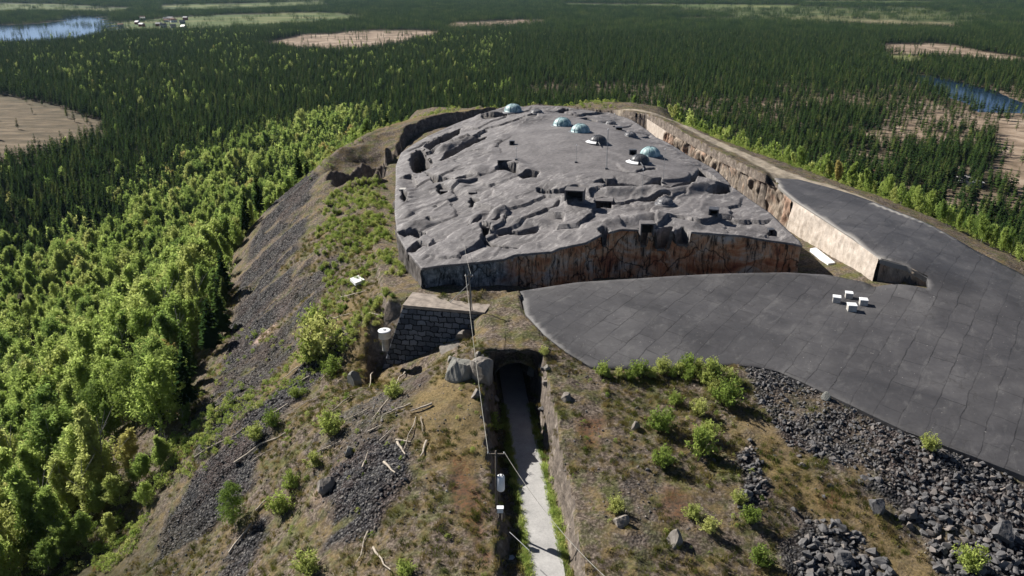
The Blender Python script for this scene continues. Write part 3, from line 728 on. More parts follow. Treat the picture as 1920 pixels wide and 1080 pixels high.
BUMPS = [((830,280),(880,262),3.2,1.7),((800,274),(846,250),2.6,1.4),((905,222),(960,206),5,1.2),((960,238),(1020,214),6,1.0),((960,298),(990,322),3,0.5),((900,318),(860,345),4,0.6),
    ((1140,352),(1230,352),3.0,1.2),((1240,366),(1320,352),3.0,1.3),((1030,340),(1110,352),3,0.6),((960,412),(1010,412),3,0.7),((930,404),(940,396),2.0,0.9),((1120,424),(1210,404),3.5,1.0),
    ((1050,374),(1080,382),3.0,0.8),((890,410),(905,398),2,0.6),((770,425),(790,420),3,0.9),((840,345),(880,352),3,0.6),((1230,405),(1300,418),2.6,0.8),((760,330),(760,400),3,0.5),((1000,205),(1060,207),4,0.8),((1140,210),(1160,215),2,0.7)]
pit_w = [([P(a, b, float(roofF(*P(a, b, 14.5)))) for a, b in p], d) for p, d in PITS]
bump_w = [(P(*a, float(roofF(*P(*a, 14.5)))), P(*b, float(roofF(*P(*b, 14.5)))), r, h) for a, b, r, h in BUMPS]
disc_c = P(1225, 308, 17.2)
def pit_mask(x, y):
    wx = x + fbm(x, y, 2.5, 3, 201) * 0.8; wy = y + fbm(x, y, 2.5, 3, 202) * 0.8
    m = np.zeros(np.shape(x)); dep = np.zeros(np.shape(x))
    for poly, d in pit_w:
        s = sdf(wx, wy, poly)[0]
        w = sstep(0.05, -0.22, s)
        dep = np.maximum(dep, d * 1.45 * w); m = np.maximum(m, w)
    return m, dep
def builtness(x, y):
    """1 where the roof is smooth built concrete round the cupolas, 0 where it is wavy rock"""
    ph = [(900,330),(960,240),(1100,215),(1250,270),(1330,330),(1240,332),(1120,326),(1000,312),(930,298)]
    poly = [P(a, b, 17) for a, b in ph]
    return sstep(2.5, -2.5, sdf(x, y, poly)[0])
def roof_z(x, y):
    b = builtness(x, y)
    e = -sdf(x, y, roof_poly)[0]
    z = roofF(x, y)
    # wavy slabs running lower left to upper right
    ca, sa = math.cos(math.radians(58)), math.sin(math.radians(58))
    u = x * ca + y * sa; v = -x * sa + y * ca
    v2 = v + fbm(x, y, 12, 3, 301) * 3.5
    n1 = fbm(u * 0.38, v2, 4.6, 3, 303); rid = 1 - np.abs(fbm(u * 0.3, v2, 6.0, 3, 305)) * 2
    amp = (1 - b) * sstep(0, 3, e)
    z = z + amp * (n1 * 0.26 + 0.08 * sstep(0.4, 1.0, rid)) + 0.05 * fbm(x, y, 1.3, 3, 307) * (1 - 0.7 * b)
    # terraces: short scarps facing the camera
    t = fbm(u * 0.35, v2 * 0.8 + y * 0.3, 11, 4, 309, 0.45) * 1.5
    z = z + amp * 0.25 * (np.floor(t * 2) / 2 + sstep(0.90, 1.0, (t * 2) % 1) / 2 - t)
    wu = u * 0.42 + fbm(x, y, 6, 3, 330) * 2.2; wv = v + fbm(x, y, 6, 3, 331) * 2.2
    d1, r1 = cells(wu, wv, 7.4, 333); d2, r2 = cells(wu * 1.1 + 9, wv + 5, 3.4, 335)
    z = z + amp * ((r1 - 0.5) * 1.25 - 0.35 * d1 + (r2 - 0.5) * 0.20)
    for a, c, r, h in bump_w:
        ex, ey = c[0] - a[0], c[1] - a[1]; L = ex * ex + ey * ey + 1e-6
        tt = np.clip(((x - a[0]) * ex + (y - a[1]) * ey) / L, 0, 1)
        d = np.hypot(x - a[0] - tt * ex, y - a[1] - tt * ey)
        z = z + h * (1 - sstep(0, 1, d / r))
    # round smooth platform of the right-hand cupolas with a ring step
    d = np.hypot(x - disc_c[0], (y - disc_c[1]) * 0.8)
    z = z + 0.5 * sstep(8.3, 7.9, d) * sstep(disc_c[1] + 3, disc_c[1] - 3, y)
    m, dep = pit_mask(x, y)
    z = z - dep + m * 0.35 * fbm(x, y, 1.0, 3, 311)
    return z
keep = empty("fortress_keep", (17, 150, 5))
tag(keep, "broad domed grey fortress roof with streaked orange front wall, in the hilltop's middle", "fortress")
def put(o, par):
    o.parent = par; o.matrix_parent_inverse = par.matrix_world.inverted() if False else Matrix.Translation(-par.location)
    return o
roof = sheet(roof_poly, 0.27, roof_z, "roof", M_roof, None, 0.35, {"chalk": lambda x, y: 1 - 0.7 * builtness(x, y), "pit": lambda x, y: pit_mask(x, y)[0]})
put(roof, keep)

def wall_strip(name, line, zb, mat, parent, rough=0.5, inset=0.0, dz=0.3, ds=0.35, batter=0.0, seed=0, vert_rib=0.0, flip=False, top_over=0.0):
    """rough vertical face hanging below a 3-D line down to height zb(x,y)"""
    L = [Vector(p) for p in line]; pts = []; 
    for a, b in zip(L[:-1], L[1:]):
        k = max(1, int((b - a).length / ds)); pts += [a.lerp(b, i / k) for i in range(k)]
    pts.append(L[-1]); n = len(pts)
    A = np.array([tuple(p) for p in pts])
    T = np.gradient(A[:, :2], axis=0); T /= np.linalg.norm(T, axis=1)[:, None] + 1e-9
    kk = np.ones(9) / 9; T = np.c_[np.convolve(np.pad(T[:, 0], 4, 'edge'), kk, 'valid'), np.convolve(np.pad(T[:, 1], 4, 'edge'), kk, 'valid')]
    nrm = np.c_[T[:, 1], -T[:, 0]] * (-1 if flip else 1)
    s = np.r_[0, np.cumsum(np.linalg.norm(np.diff(A[:, :2], axis=0), axis=1))]
    bot = np.array([zb(p[0], p[1]) if callable(zb) else zb for p in A])
    H = (A[:, 2] - bot).max(); m = max(3, int(H / dz))
    V = []
    for j in range(m + 1):
        t = j / m; z = A[:, 2] * (1 - t) + bot * t
        off = rough * (fbm(s, z * 0.7, 3.0, 4, seed + 1) + 0.5 * fbm(s, z * 0.5, 0.9, 2, seed + 2)) + vert_rib * fbm(s, z * 0.12, 1.6, 3, seed + 3)
        off = off * min(1, j / 2.0) + batter * (A[:, 2] - z) - inset + (top_over if j < 1 else 0)
        V.append(np.c_[A[:, 0] + nrm[:, 0] * off, A[:, 1] + nrm[:, 1] * off, z])
    V = np.concatenate(V)
    id_ = np.arange((m + 1) * n).reshape(m + 1, n)
    q = np.stack([id_[:-1, :-1], id_[1:, :-1], id_[1:, 1:], id_[:-1, 1:]], -1).reshape(-1, 4)
    if flip: q = q[:, ::-1]
    o = obj(name, mesh_np(name, V, q, mat, True))
    if parent is not None: put(o, parent)
    return o
def rz_line(ix): 
    out = []
    for i in ix:
        a = roof_poly[i]; b = roof_poly[(i + 1) % len(roof_poly)]
        for t in np.arange(0, 1, 0.1):
            x = a[0] + (b[0] - a[0]) * t; y = a[1] + (b[1] - a[1]) * t
            out.append((x, y))
    zz = roof_z(np.array([o[0] for o in out]), np.array([o[1] for o in out]))
    return [(o[0], o[1], z - 0.25) for o, z in zip(out, zz)]
nR = len(roof_poly)
wall_strip("front_wall", rz_line(range(0, 16)), 3.5, M_front, keep, 0.75, 0.35, seed=400, vert_rib=0.9, ds=0.25, dz=0.25)
wall_strip("right_wall", rz_line(range(16, 25)), 3.5, M_midgrey, keep, 0.3, 0.3, seed=410)
wall_strip("back_wall", rz_line(range(25, 33)), 3.5, M_midgrey, keep, 0.3, 0.3, seed=420)
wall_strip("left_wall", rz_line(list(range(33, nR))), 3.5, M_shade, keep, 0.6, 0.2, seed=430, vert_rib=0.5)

# counterscarp (outer wall of the moat on the right): rock behind, rendered in front
def mline(pts): return [P3(a, b, c) for a, b, c in pts]
cw = empty("moat_wall", tuple(P3(1490, 376, 6)))
tag(cw, "long pale moat wall with a sunlit rendered front and rough blasted rock behind, right of the fortress roof", "wall")
zb_m = lambda x, y: float(gz(x, y)) - 3.0
def inset_line(pts, d):
    L = mline(pts); out = []
    for i, p in enumerate(L):
        a = L[max(0, i - 1)]; b = L[min(len(L) - 1, i + 1)]; t = (b - a).normalized()
        out.append((p.x - t.y * d * -1, p.y - t.x * d, p.z))
    return out
wall_strip("rendered_face", [tuple(v) for v in mline([(1490,376,12.5),(1540,408,12.5),(1600,447,12.6),(1652,484,12.5)])], 4.0, M_render, cw, 0.32, -0.5, seed=440, vert_rib=0.05, batter=0.05)
wall_strip("end_face", [tuple(v) for v in mline([(1652,484,12.5),(1700,498,11.7),(1740,517,10.8)])], 5.0, M_blast, cw, 0.8, -0.1, seed=450)
wall_strip("rock_face", [tuple(v) for v in mline([(1252,246,12.5),(1300,272,12.5),(1350,300,12.5),(1420,335,12.5),(1462,352,12.5),(1490,376,12.5)])], 3.5, M_blast, cw, 0.9, -0.7, seed=460, vert_rib=1.2, ds=0.3)
wall_strip("back_face", [tuple(v) for v in mline([(1185,219,12.5),(1215,222,12.5),(1252,246,12.5)])], 3.5, M_render, cw, 0.15, -0.5, seed=470)
# left slab lying in the moat
def flat_box(name, pts_px, zt, th, mat, label, cat, group=None):
    P_ = [P3(a, b, zt) for a, b in pts_px]; n = len(P_)
    me = bpy.data.meshes.new(name)
    me.from_pydata([tuple(v) for v in P_] + [(v.x, v.y, v.z - th) for v in P_], [], [tuple(range(n))[::-1], tuple(range(n, 2 * n))] + [(i, (i + 1) % n, n + (i + 1) % n, n + i) for i in range(n)])
    me.materials.append(mat)
    return tag(obj(name, me), label, cat, group)
flat_box("concrete_slab", [(1519,466),(1530,464),(1566,492),(1553,494)], 7.9, 0.6, M_white, "long white slab lying on the moat floor below the rendered wall", "slab")
flat_box("concrete_slab", [(656,522),(672,516),(684,524),(666,531)], 5.6, 0.5, M_white, "small white slab lying among the shrubs left of the fortress", "slab")

# masonry block wall with cap
mw = empty("masonry_wall", (-12, 115, 0))
tag(mw, "dark block masonry wall with a pale concrete cap, in shade in front of the fortress roof's left corner", "wall")
yF = 115.9
def mwall():
    nx, nz = 60, 44
    V = []
    for j in range(nz + 1):
        t = j / nz; z = -4.0 + t * 12.9
        x0 = -21.6 + t * 4.6; x1 = -3.0
        for i in range(nx + 1):
            x = x0 + (x1 - x0) * i / nx
            y = yF - 0.22 * float(vnoise(x * 1.1, z * 1.6, 500)) + (1 - t) * -1.6 - (x + 17) * 0.2
            V.append((x, y, z))
    n = nx + 1; q = [(j * n + i, j * n + i + 1, (j + 1) * n + i + 1, (j + 1) * n + i) for j in range(nz) for i in range(nx)]
    # left return face
    b0 = len(V)
    for j in range(nz + 1):
        t = j / nz; z = -4.0 + t * 12.9; x0 = -21.6 + t * 4.6
        for i in range(1, 9): V.append((x0 + 0.02, yF + (1 - t) * -1.6 + i * 0.55 - (x0 + 17) * 0.2, z))
    for j in range(nz):
        for i in range(8):
            a = j * n if i == 0 else b0 + j * 8 + i - 1; b = b0 + j * 8 + i
            c = (j + 1) * n if i == 0 else b0 + (j + 1) * 8 + i - 1; d = b0 + (j + 1) * 8 + i
            q.append((b, a, c, d))
    return mesh_np("blockwork", V, np.array(q), M_masonry, False)
put(obj("blockwork", mwall()), mw)
capb = MB()
capb.add([(-16.9, yF - 0.3, 8.65), (-4.2, yF - 2.9, 8.55), (-3.0, yF + 1.6, 8.65), (-15.9, yF + 4.6, 8.75), (-17.1, yF - 0.3, 9.15), (-4.2, yF - 2.9, 9.0), (-3.0, yF + 1.6, 9.05), (-16.1, yF + 4.7, 9.3)],
    [(0, 3, 2, 1), (4, 5, 6, 7), (0, 1, 5, 4), (1, 2, 6, 5), (2, 3, 7, 6), (3, 0, 4, 7)])
put(capb.build("cap", M_cap), mw)

# tunnel: arched rock shell over the road
def tunnel():
    us = np.linspace(-5.5, 5.5, 40); vs = np.arange(PORTAL_Y, TUN_END + 1.5, 0.5)
    U, Vv = np.meshgrid(us, vs); X = road_x(Vv) + U
    top = base_h(X, Vv) + fbm(X, Vv, 7, 4, 3) * 0.55 + fbm(X, Vv, 1.6, 3, 8) * 0.28 + 0.12
    edge = sstep(5.5, 4.0, np.abs(U)); top = top * 1.0 - (1 - edge) * 0.35
    ad = sdf(X, Vv, apron_poly)[0]; top = np.where(ad < 0.3, np.minimum(top, apronF(X, Vv) - 0.15), top)
    arch = 3.2 + 3.1 * np.sqrt(np.clip(1 - (U / 3.25) ** 2, 0, 1)) + 0.3 * fbm(X, Vv, 1.5, 3, 600)
    arch = np.where(np.abs(U) > 3.2, 1.2, arch)
    # the crown of the portal is a recessed rocky hood: upper face set back
    setb = 1.8 * fbm(X, Vv, 3, 2, 601)
    Yt = Vv.copy(); Yt[0] = PORTAL_Y - 0.9 + 0.5 * fbm(X[0], Vv[0], 2, 3, 610); Yt[1] = np.maximum(Yt[1], Yt[0] + 0.2)
    ny, nx = X.shape
    V = [np.c_[X.ravel(), Yt.ravel(), top.ravel()], np.c_[X.ravel(), Vv.ravel(), arch.ravel()]]
    id_ = np.arange(nx * ny).reshape(ny, nx); o2 = nx * ny
    q = [np.stack([id_[:-1, :-1], id_[:-1, 1:], id_[1:, 1:], id_[1:, :-1]], -1).reshape(-1, 4)]
    q.append(q[0][:, ::-1] + o2)
    # front face in rows
    rows = 9; base = 2 * o2; F_ = []
    for r in range(1, rows):
        t = r / rows; x = X[0]; yy = Vv[0] * (1 - t) + Yt[0] * t + 2.2 * math.sin(t * math.pi) + 0.55 * fbm(x, x * 0 + t * 6, 1.6, 3, 602) ; z = arch[0] * (1 - t) + top[0] * t
        F_.append(np.c_[x, yy, z])
    V += F_
    ids = [id_[0] + o2] + [base + np.arange(nx) + (r - 1) * nx for r in range(1, rows)] + [id_[0]]
    for a, b in zip(ids[:-1], ids[1:]):
        q.append(np.stack([a[:-1], a[1:], b[1:], b[:-1]], -1))
    me = mesh_np("tunnel_arch", np.concatenate(V), np.concatenate(q), M_ground, True)
    for k in ("scree", "plain", "straw", "rust", "pink", "path", "sand", "heath", "field"): attr(me, k, np.zeros(len(me.vertices)))
    attr(me, "green", np.full(len(me.vertices), 0.8))
    return obj("tunnel_arch", me)
tag(tunnel(), "rough rock arch over the road where it enters the hill", "tunnel")

# ------------------------------------------------------------------ cupolas, vents and other things on the roof
def roof_pt(px, py):
    z = 16.0
    for _ in range(12):
        x, y = P(px, py, z); z = 0.5 * z + 0.5 * float(roof_z(np.array([x]), np.array([y]))[0])
    return Vector((x, y, z))
def px_m(px_w, p):
    """metres covered by a width in photo pixels at point p"""
    return px_w * (p.y * CP - (p.z - CAMZ) * SP) / F
def dome_prof(r, h, n=8): return [(r * math.cos(k / n * math.pi / 2), h * math.sin(k / n * math.pi / 2)) for k in range(n)] + [(0.02, h)]
def cupola(px, py, w, mat, label, hood=0.0, snow=False, squash=0.78, group="armoured cupolas on the fortress roof"):
    p = roof_pt(px, py + 0.24 * w * 0.5); r = px_m(w, p) / 2
    t = empty("cupola", (p.x, p.y, p.z - 0.15), R.uniform(0, 6))
    tag(t, label, "cupola", group)
    MB().lathe([(r * 1.28, -0.3), (r * 1.28, 0.16), (r * 1.18, 0.22), (r * 1.0, 0.24)], n=32).build("collar", M_midgrey, t, True)
    MB().lathe([(r, 0.1), (r, 0.42)] + [(a, b + 0.42) for a, b in dome_prof(r, r * squash)], n=32).build("dome", mat, t, True)
    ribs = MB()
    for k in range(8):
        a = k * math.pi / 4; pr = [(q[0] * 1.012, q[1] * 1.012 + 0.42) for q in dome_prof(r, r * squash)]
        for (r0, z0), (r1, z1) in zip(pr[:-1], pr[1:]):
            ribs.tube((r0 * math.cos(a), r0 * math.sin(a), z0), (r1 * math.cos(a), r1 * math.sin(a), z1), 0.035, n=5)
    ribs.build("seam", mat, t)
    MB().lathe([(0.28, 0.0), (0.28, 0.12), (0.05, 0.2)], c=(0, 0, 0.42 + r * squash - 0.04), n=12).build("cap", M_midgrey, t)
    if hood:                                            # projecting gun shield on the camera's left with a drooping spout
        t.rotation_euler = (0, 0, 0)
        h = MB(); h.lathe([(r * 1.35, 0.35), (r * 1.4, 0.5), (r * 1.0, 0.85)], n=20, a0=math.radians(170), a1=math.radians(255)).build("shield", M_white if snow else M_midgrey, t)
        g = MB(); g.tube((-0.1, -r * 0.8, 0.7), (0.15, -r * 0.8 - hood, 0.45), 0.20, 0.12, 10)
        g.build("gun_barrel", M_darkgrey, t)
    return t
cupola(962, 205, 33, M_teal, "teal cupola at the far edge of the roof, farthest of the patinated ones")
cupola(1054, 231, 34, M_teal, "pale teal cupola, left one of the touching pair near the roof's summit")
cupola(1088, 243, 35, M_teal, "streaked teal cupola, right one of the touching pair near the roof's summit")
cupola(1219, 287, 38, M_teal, "teal cupola directly behind the dark cupola with the barrel, right side of the roof")
cupola(1121, 264, 33, M_darkgrey, "dark grey cupola with white shield and barrel, just beside the tall mast", 2.6, True)
cupola(1199, 301, 37, M_darkgrey, "dark grey cupola with barrel in front of a teal cupola, on the round platform", 3.2, True)
cupola(1182, 253, 23, M_midgrey, "plain grey cupola right of the far pair, near the right roof edge", squash=0.6)
cupola(1145, 231, 19, M_midgrey, "small plain grey cupola far back behind the touching teal pair", squash=0.6)
cupola(1247, 378, 30, M_midgrey, "plain grey cupola alone in the near right part of the roof", squash=0.6)
cupola(1006, 209, 22, M_midgrey, "low grey cupola at the far edge, right of the farthest teal one", squash=0.45)

def hood_vent(px, py, w, h, d, mat, label, cat="vent", rz=0.0, grp=None):
    """open-fronted concrete hood: roof slab, cheeks and a black back"""
    p = roof_pt(px, py); W = px_m(w, p)
    t = empty("roof_vent", (p.x, p.y, p.z - 0.25), rz); tag(t, label, cat, grp)
    b = MB(); b.box((0, 0, h + 0.1), (W, d, 0.2)); b.box((-W / 2 + 0.12, 0, h / 2), (0.24, d, h)); b.box((W / 2 - 0.12, 0, h / 2), (0.24, d, h)); b.box((0, d / 2 - 0.1, h / 2), (W - 0.48, 0.2, h))
    b.build("casing", mat, t)
    MB().box((0, d / 2 - 0.28, h / 2), (W - 0.5, 0.1, h)).build("shade_back", M_black, t)  # black sheet standing in for the shade inside the opening
    return t
hood_vent(1078, 372, 36, 2.0, 3.0, M_roof, "wide concrete hood with a black opening, left of the pair at the roof's middle step", rz=-0.2)
hood_vent(1130, 377, 38, 2.0, 3.2, M_roof, "wide concrete hood with a black opening, right of the pair at the roof's middle step", rz=-0.15)
hood_vent(952, 319, 38, 1.5, 2.5, M_roof, "low wide hood with a black opening near the roof's centre")
hood_vent(960, 271, 10, 1.1, 1.0, M_midgrey, "tiny dark hood alone on the bare slope near the summit")
hood_vent(1186, 290, 14, 1.3, 1.2, M_darkgrey, "small dark hood just left of the barrelled cupola on the platform")
hood_vent(1212, 436, 26, 2.0, 2.0, M_roof, "hood standing on the front rim above the orange wall")
hood_vent(1445, 434, 11, 1.0, 1.2, M_darkgrey, "small dark hood by the near right corner of the roof")
hood_vent(1338, 402, 18, 1.3, 2.0, M_darkgrey, "dark hood with a pointed shadow in the near right part of the roof", rz=-0.3)
hood_vent(886, 378, 14, 1.3, 1.2, M_roof, "small hood left of the roof's middle, in the wavy rock")
hood_vent(833, 359, 16, 1.3, 1.2, M_roof, "small hood near the left edge of the roof, beside the rubble pit")
hood_vent(910, 441, 14, 1.6, 1.2, M_roof, "small hood at the near left of the roof, beside a long dark cleft")
hood_vent(1104, 229, 10, 0.8, 1.2, M_darkgrey, "small dark hood between the farthest vents, behind the teal pair")
hood_vent(1160, 243, 12, 0.8, 1.5, M_darkgrey, "small dark hood left of the plain grey cupola")
hood_vent(742 + 14, 372, 12, 1.4, 1.4, M_conc, "pale small hood on the left rim of the roof")

def post(px, py, hpx, label, r=0.05, cat="mast", lattice=False, name="antenna_mast", z=None, grp=None):
    p = roof_pt(px, py) if z is None else hit(px, py)
    H = hpx * (p.y * CP - (p.z - CAMZ) * SP) / F / CP
    t = empty(name, p); tag(t, label, cat, grp)
    b = MB()
    if lattice:
        for k in range(3):
            a = k * 2.094; b.tube((0.16 * math.cos(a), 0.16 * math.sin(a), 0), (0.10 * math.cos(a), 0.10 * math.sin(a), H), 0.025, n=5)
        m = int(H / 0.4)
        for i in range(m):
            for k in range(3):
                a = k * 2.094; c = a + 2.094
                b.tube((0.14 * math.cos(a), 0.14 * math.sin(a), i * 0.4), (0.14 * math.cos(c), 0.14 * math.sin(c), (i + 1) * 0.4), 0.014, n=4)
    else: b.tube((0, 0, -0.2), (0, 0, H), r, r * 0.6, 7)
    b.build("pole", M_galv, t)
    MB().box((0, 0, 0.1), (0.6, 0.6, 0.35)).build("base", M_darkgrey, t)
    MB().lathe([(0.09, 0), (0.11, 0.2), (0.02, 0.35)], c=(0, 0, H), n=8).build("tip", M_white, t)
    return t, H
tm, Hm = post(1137, 317, 68, "tall thin lattice mast rising beside the white-shielded cupola", lattice=True)
post(1243, 343, 58, "thin whip mast beside the round platform's right side")
post(1203, 372, 50, "thin whip mast in front of the round platform, below the barrelled cupola")
post(1080, 305, 30, "short thin mast on the open slope left of the lattice mast")
post(968, 300, 20, "short thin mast behind the low wide hood at the roof's centre")
post(1151, 238, 22, "short thin mast far back by the small plain cupola")

# four pale cubes on the glacis
for i, (px, py, w, lab) in enumerate([(1568, 566, 16, "leftmost of the four pale concrete cubes"), (1591, 558, 15, "farthest of the four pale concrete cubes"), (1618, 571, 16, "rightmost of the four pale concrete cubes"), (1596, 582, 18, "nearest of the four pale concrete cubes")]):
    z = 8.6
    for _ in range(8):
        x, y = P(px, py, z); z = float(apron_z(np.array([x]), np.array([y]))[0])
    s_ = px_m(w, Vector((x, y, z))) * 0.86
    t = empty("concrete_cube", (x, y, z - 0.03), -0.35 + 0.06 * i); tag(t, lab + " standing on the dark concrete glacis", "block", "concrete cubes on the glacis")
    b = MB(); b.box((0, 0, s_ * 0.38), (s_, s_, s_ * 0.76))
    o = b.build("block", M_conc, t); md = o.modifiers.new("bevel", 'BEVEL'); md.width = 0.06; md.segments = 2
    o = MB().box((0, 0, s_ * 0.76 + 0.07), (s_ * 1.08, s_ * 1.08, 0.13)).build("lid", M_white, t); md = o.modifiers.new("bevel", 'BEVEL'); md.width = 0.03; md.segments = 1

# cistern left of the masonry wall
p = P3(722, 637, 4.0); t = empty("water_tank", p); t.scale = (0.85, 0.85, 0.75); tag(t, "pale round tank on a pedestal at the left foot of the dark block wall", "tank")
MB().lathe([(1.05, 0.5), (1.12, 0.55), (1.12, 2.0), (1.2, 2.0), (1.2, 2.15), (0.9, 2.22), (0.02, 2.3)], n=28).build("drum", M_white, t, True)
MB().lathe([(0.62, -2.4), (0.62, 0.52), (0.7, 0.54)], n=20).build("pedestal", M_conc, t, True)
MB().lathe([(0.3, 2.25), (0.3, 2.38), (0.02, 2.4)], n=16).build("hatch", M_galv, t)

# power line: pole with transformer in the trench bank, A-mast on the rise, wires
pb = hit(931, 953); pole_h = 7.4
t = empty("utility_pole", pb); tag(t, "tarred utility pole with a white transformer on the left bank of the road", "utility pole")
PT = (-0.02, 0, pole_h)
MB().tube((0, 0, -0.6), PT, 0.15, 0.10, 10).build("pole", M_wood, t, True)
MB().box((0, 0, pole_h - 0.4), (1.9, 0.12, 0.14)).build("crossarm", M_wood, t)
for sx in (-0.85, 0, 0.85): MB().lathe([(0.03, 0), (0.07, 0.05), (0.05, 0.12), (0.07, 0.17), (0.02, 0.24)], c=(sx, 0, pole_h - 0.32), n=8).build("insulator", M_white, t)
tr = MB().lathe([(0.02, -0.9), (0.38, -0.9), (0.43, -0.8), (0.43, 0.8), (0.36, 0.92), (0.02, 0.97)], c=(0.48, 0.02, 3.3), n=20).build("transformer", M_white, t, True)
for sx in (-0.16, 0.16): MB().lathe([(0.05, 0), (0.08, 0.08), (0.04, 0.3)], c=(0.48 + sx, 0.02, 4.2), n=8).build("bushing", M_galv, tr)
for sy in (2.9, 3.8): MB().box((0.1, 0, sy), (0.35, 0.1, 0.1)).build("bracket", M_galv, t)
# bracket lamp with road-side arm, lower down the bank
pj = hit(938, 975); t2 = empty("junction_box", pj); tag(t2, "small white cabinet on yellowish legs just below the utility pole", "cabinet")
MB().box((0, 0, 1.35), (0.62, 0.45, 0.55)).build("cabinet", M_white, t2)
MB().box((0, 0, 1.66), (0.74, 0.57, 0.07)).build("lid", M_white, t2)
for sx in (-0.2, 0.2): MB().tube((sx, 0, -0.4), (sx, 0, 1.1), 0.04, n=6).build("leg", M_log, t2)
# signpost near the bottom: leans over the road, throws the paddle-shaped shadow
ps = hit(958, 1045); t3 = empty("road_sign", ps); tag(t3, "thin signpost with a plain plate at the left roadside near the bottom edge", "sign")
MB().tube((0, 0, -0.3), (0, 0, 3.2), 0.035, n=7).build("post", M_galv, t3)
MB().lathe([(0.02, -0.012), (0.42, -0.012), (0.42, 0.012), (0.02, 0.012)], n=6).build("plate", M_galv, t3)
pl = t3.children[-1]; pl.rotation_euler = (math.radians(90), 0, math.radians(35)); pl.location = (0.04, -0.03, 3.1)

ab = hit(884, 612); AH = 8.6
t = empty("wire_mast", ab); tag(t, "three-legged wire mast in front of the fortress roof's left corner", "mast")
MB().tube((0, 0, -0.4), (-0.25, 0.2, AH), 0.12, 0.08, 8).build("leg", M_wood, t)
MB().tube((0.35, 0.3, -0.4), (-0.2, 0.2, AH - 0.6), 0.09, 0.07, 8).build("leg", M_galv, t)
MB().tube((-4.6, 4.2, 1.2), (-0.25, 0.2, AH - 1.6), 0.06, 0.05, 8).build("strut", M_galv, t)
MB().box((-0.25, 0.2, AH - 0.4), (1.3, 0.1, 0.12)).build("crossarm", M_wood, t)
for sx in (-0.8, 0.3): MB().lathe([(0.03, 0), (0.07, 0.05), (0.05, 0.12), (0.07, 0.17), (0.02, 0.24)], c=(sx, 0.2, AH - 0.32), n=8).build("insulator", M_white, t)

def wire(a, b, sag, label, r=0.022):
    a, b = Vector(a), Vector(b); m = MB(); pr = a
    for i in range(1, 33):
        s_ = i / 32; q = a.lerp(b, s_); q.z -= sag * 4 * s_ * (1 - s_); m.tube(pr, q, r, n=5, caps=False); pr = q
    return tag(m.build("power_cable", M_cable), label, "cable")
ptop = pb + Vector((0, 0, pole_h - 0.1)); atop = ab + Vector((-0.25, 0.2, AH))
wire(ptop + Vector((-0.85, 0, 0)), atop + Vector((-0.5, 0, 0)), 1.0, "power cable slung from the utility pole up to the three-legged mast", 0.028)
wire(ptop + Vector((0.85, 0, 0)), P3(1150, 1095, 6.5), 1.2, "pale power cable crossing the road from the utility pole to the bottom edge", 0.032)
wire(atop + Vector((0.3, 0, 0)), roof_pt(870, 460) + Vector((0, 0, 0.3)), 0.4, "short cable running from the three-legged mast to the fortress roof", 0.02)

# ------------------------------------------------------------------ vegetation models
def quad_cards(C, S, up=0.3, elong=1.0, seed=0, bias=None):
    """random small leaf quads (folded kites) at centres C with size S"""
    r = np.random.default_rng(seed); n = len(C)
    nrm = r.normal(size=(n, 3)); 
    if bias is not None: nrm = nrm * 0.8 + bias
    nrm[:, 2] += up; nrm /= np.linalg.norm(nrm, axis=1)[:, None]
    a = r.normal(size=(n, 3)); a -= (a * nrm).sum(1)[:, None] * nrm; a /= np.linalg.norm(a, axis=1)[:, None]
    b = np.cross(nrm, a); S = np.broadcast_to(np.asarray(S), (n,))[:, None]
    h = r.uniform(0.55, 1.0, (n, 1)) * S
    V = np.stack([C - a * S * elong, C - b * h * 0.6 + nrm * S * 0.12, C + a * S * elong, C + b * h * 0.6 + nrm * S * 0.12], 1).reshape(-1, 3)
    Q = np.arange(n * 4).reshape(n, 4)
    return V, Q
def mat_leaf(name, stops, tr=0.35, rough=0.75, spec=0.1):
    n = N(name); oi = n.n("ShaderNodeObjectInfo"); p = n.objco()
    c = n.ramp(oi.outputs["Random"], stops)
    c = n.mix(0.75, c, n.ramp(n.noise(p, 0.9, 3, 0.6), [(0.25, 0.55), (0.75, 1.4)]), 'MULTIPLY')
    n.set(n.b.inputs["Base Color"], c); n.b.inputs["Roughness"].default_value = rough; n.b.inputs["Specular IOR Level"].default_value = spec
    t = n.n("ShaderNodeBsdfTranslucent"); n.t.links.new(n.mix(0.35, c, (0.30, 0.34, 0.02), 'MULTIPLY') if False else c, t.inputs[0])
    m = n.n("ShaderNodeMixShader"); m.inputs[0].default_value = tr
    n.t.links.new(n.b.outputs[0], m.inputs[1]); n.t.links.new(t.outputs[0], m.inputs[2]); n.t.links.new(m.outputs[0], n.out.inputs[0])
    return n.m
M_pine = mat_leaf("pine_needles", [(0.0, (0.018, 0.038, 0.012)), (0.4, (0.034, 0.062, 0.017)), (0.8, (0.060, 0.098, 0.024)), (1.0, (0.105, 0.125, 0.038))], 0.2, 1.0, 0.0)
M_birch = mat_leaf("birch_leaves", [(0.0, (0.19, 0.28, 0.07)), (0.4, (0.31, 0.40, 0.10)), (0.8, (0.40, 0.48, 0.14)), (0.97, (0.44, 0.47, 0.16)), (1.0, (0.46, 0.38, 0.14))], 0.65)
M_bush = mat_leaf("bush_leaves", [(0.0, (0.16, 0.24, 0.045)), (0.5, (0.34, 0.42, 0.10)), (1.0, (0.48, 0.50, 0.17))], 0.45)
M_grass = mat_leaf("dry_grass", [(0.0, (0.06, 0.085, 0.015)), (0.45, (0.15, 0.15, 0.035)), (1.0, (0.28, 0.21, 0.09))], 0.3)
M_bark = simple("pine_bark", (0.10, 0.060, 0.040), 0.9, var=0.4)
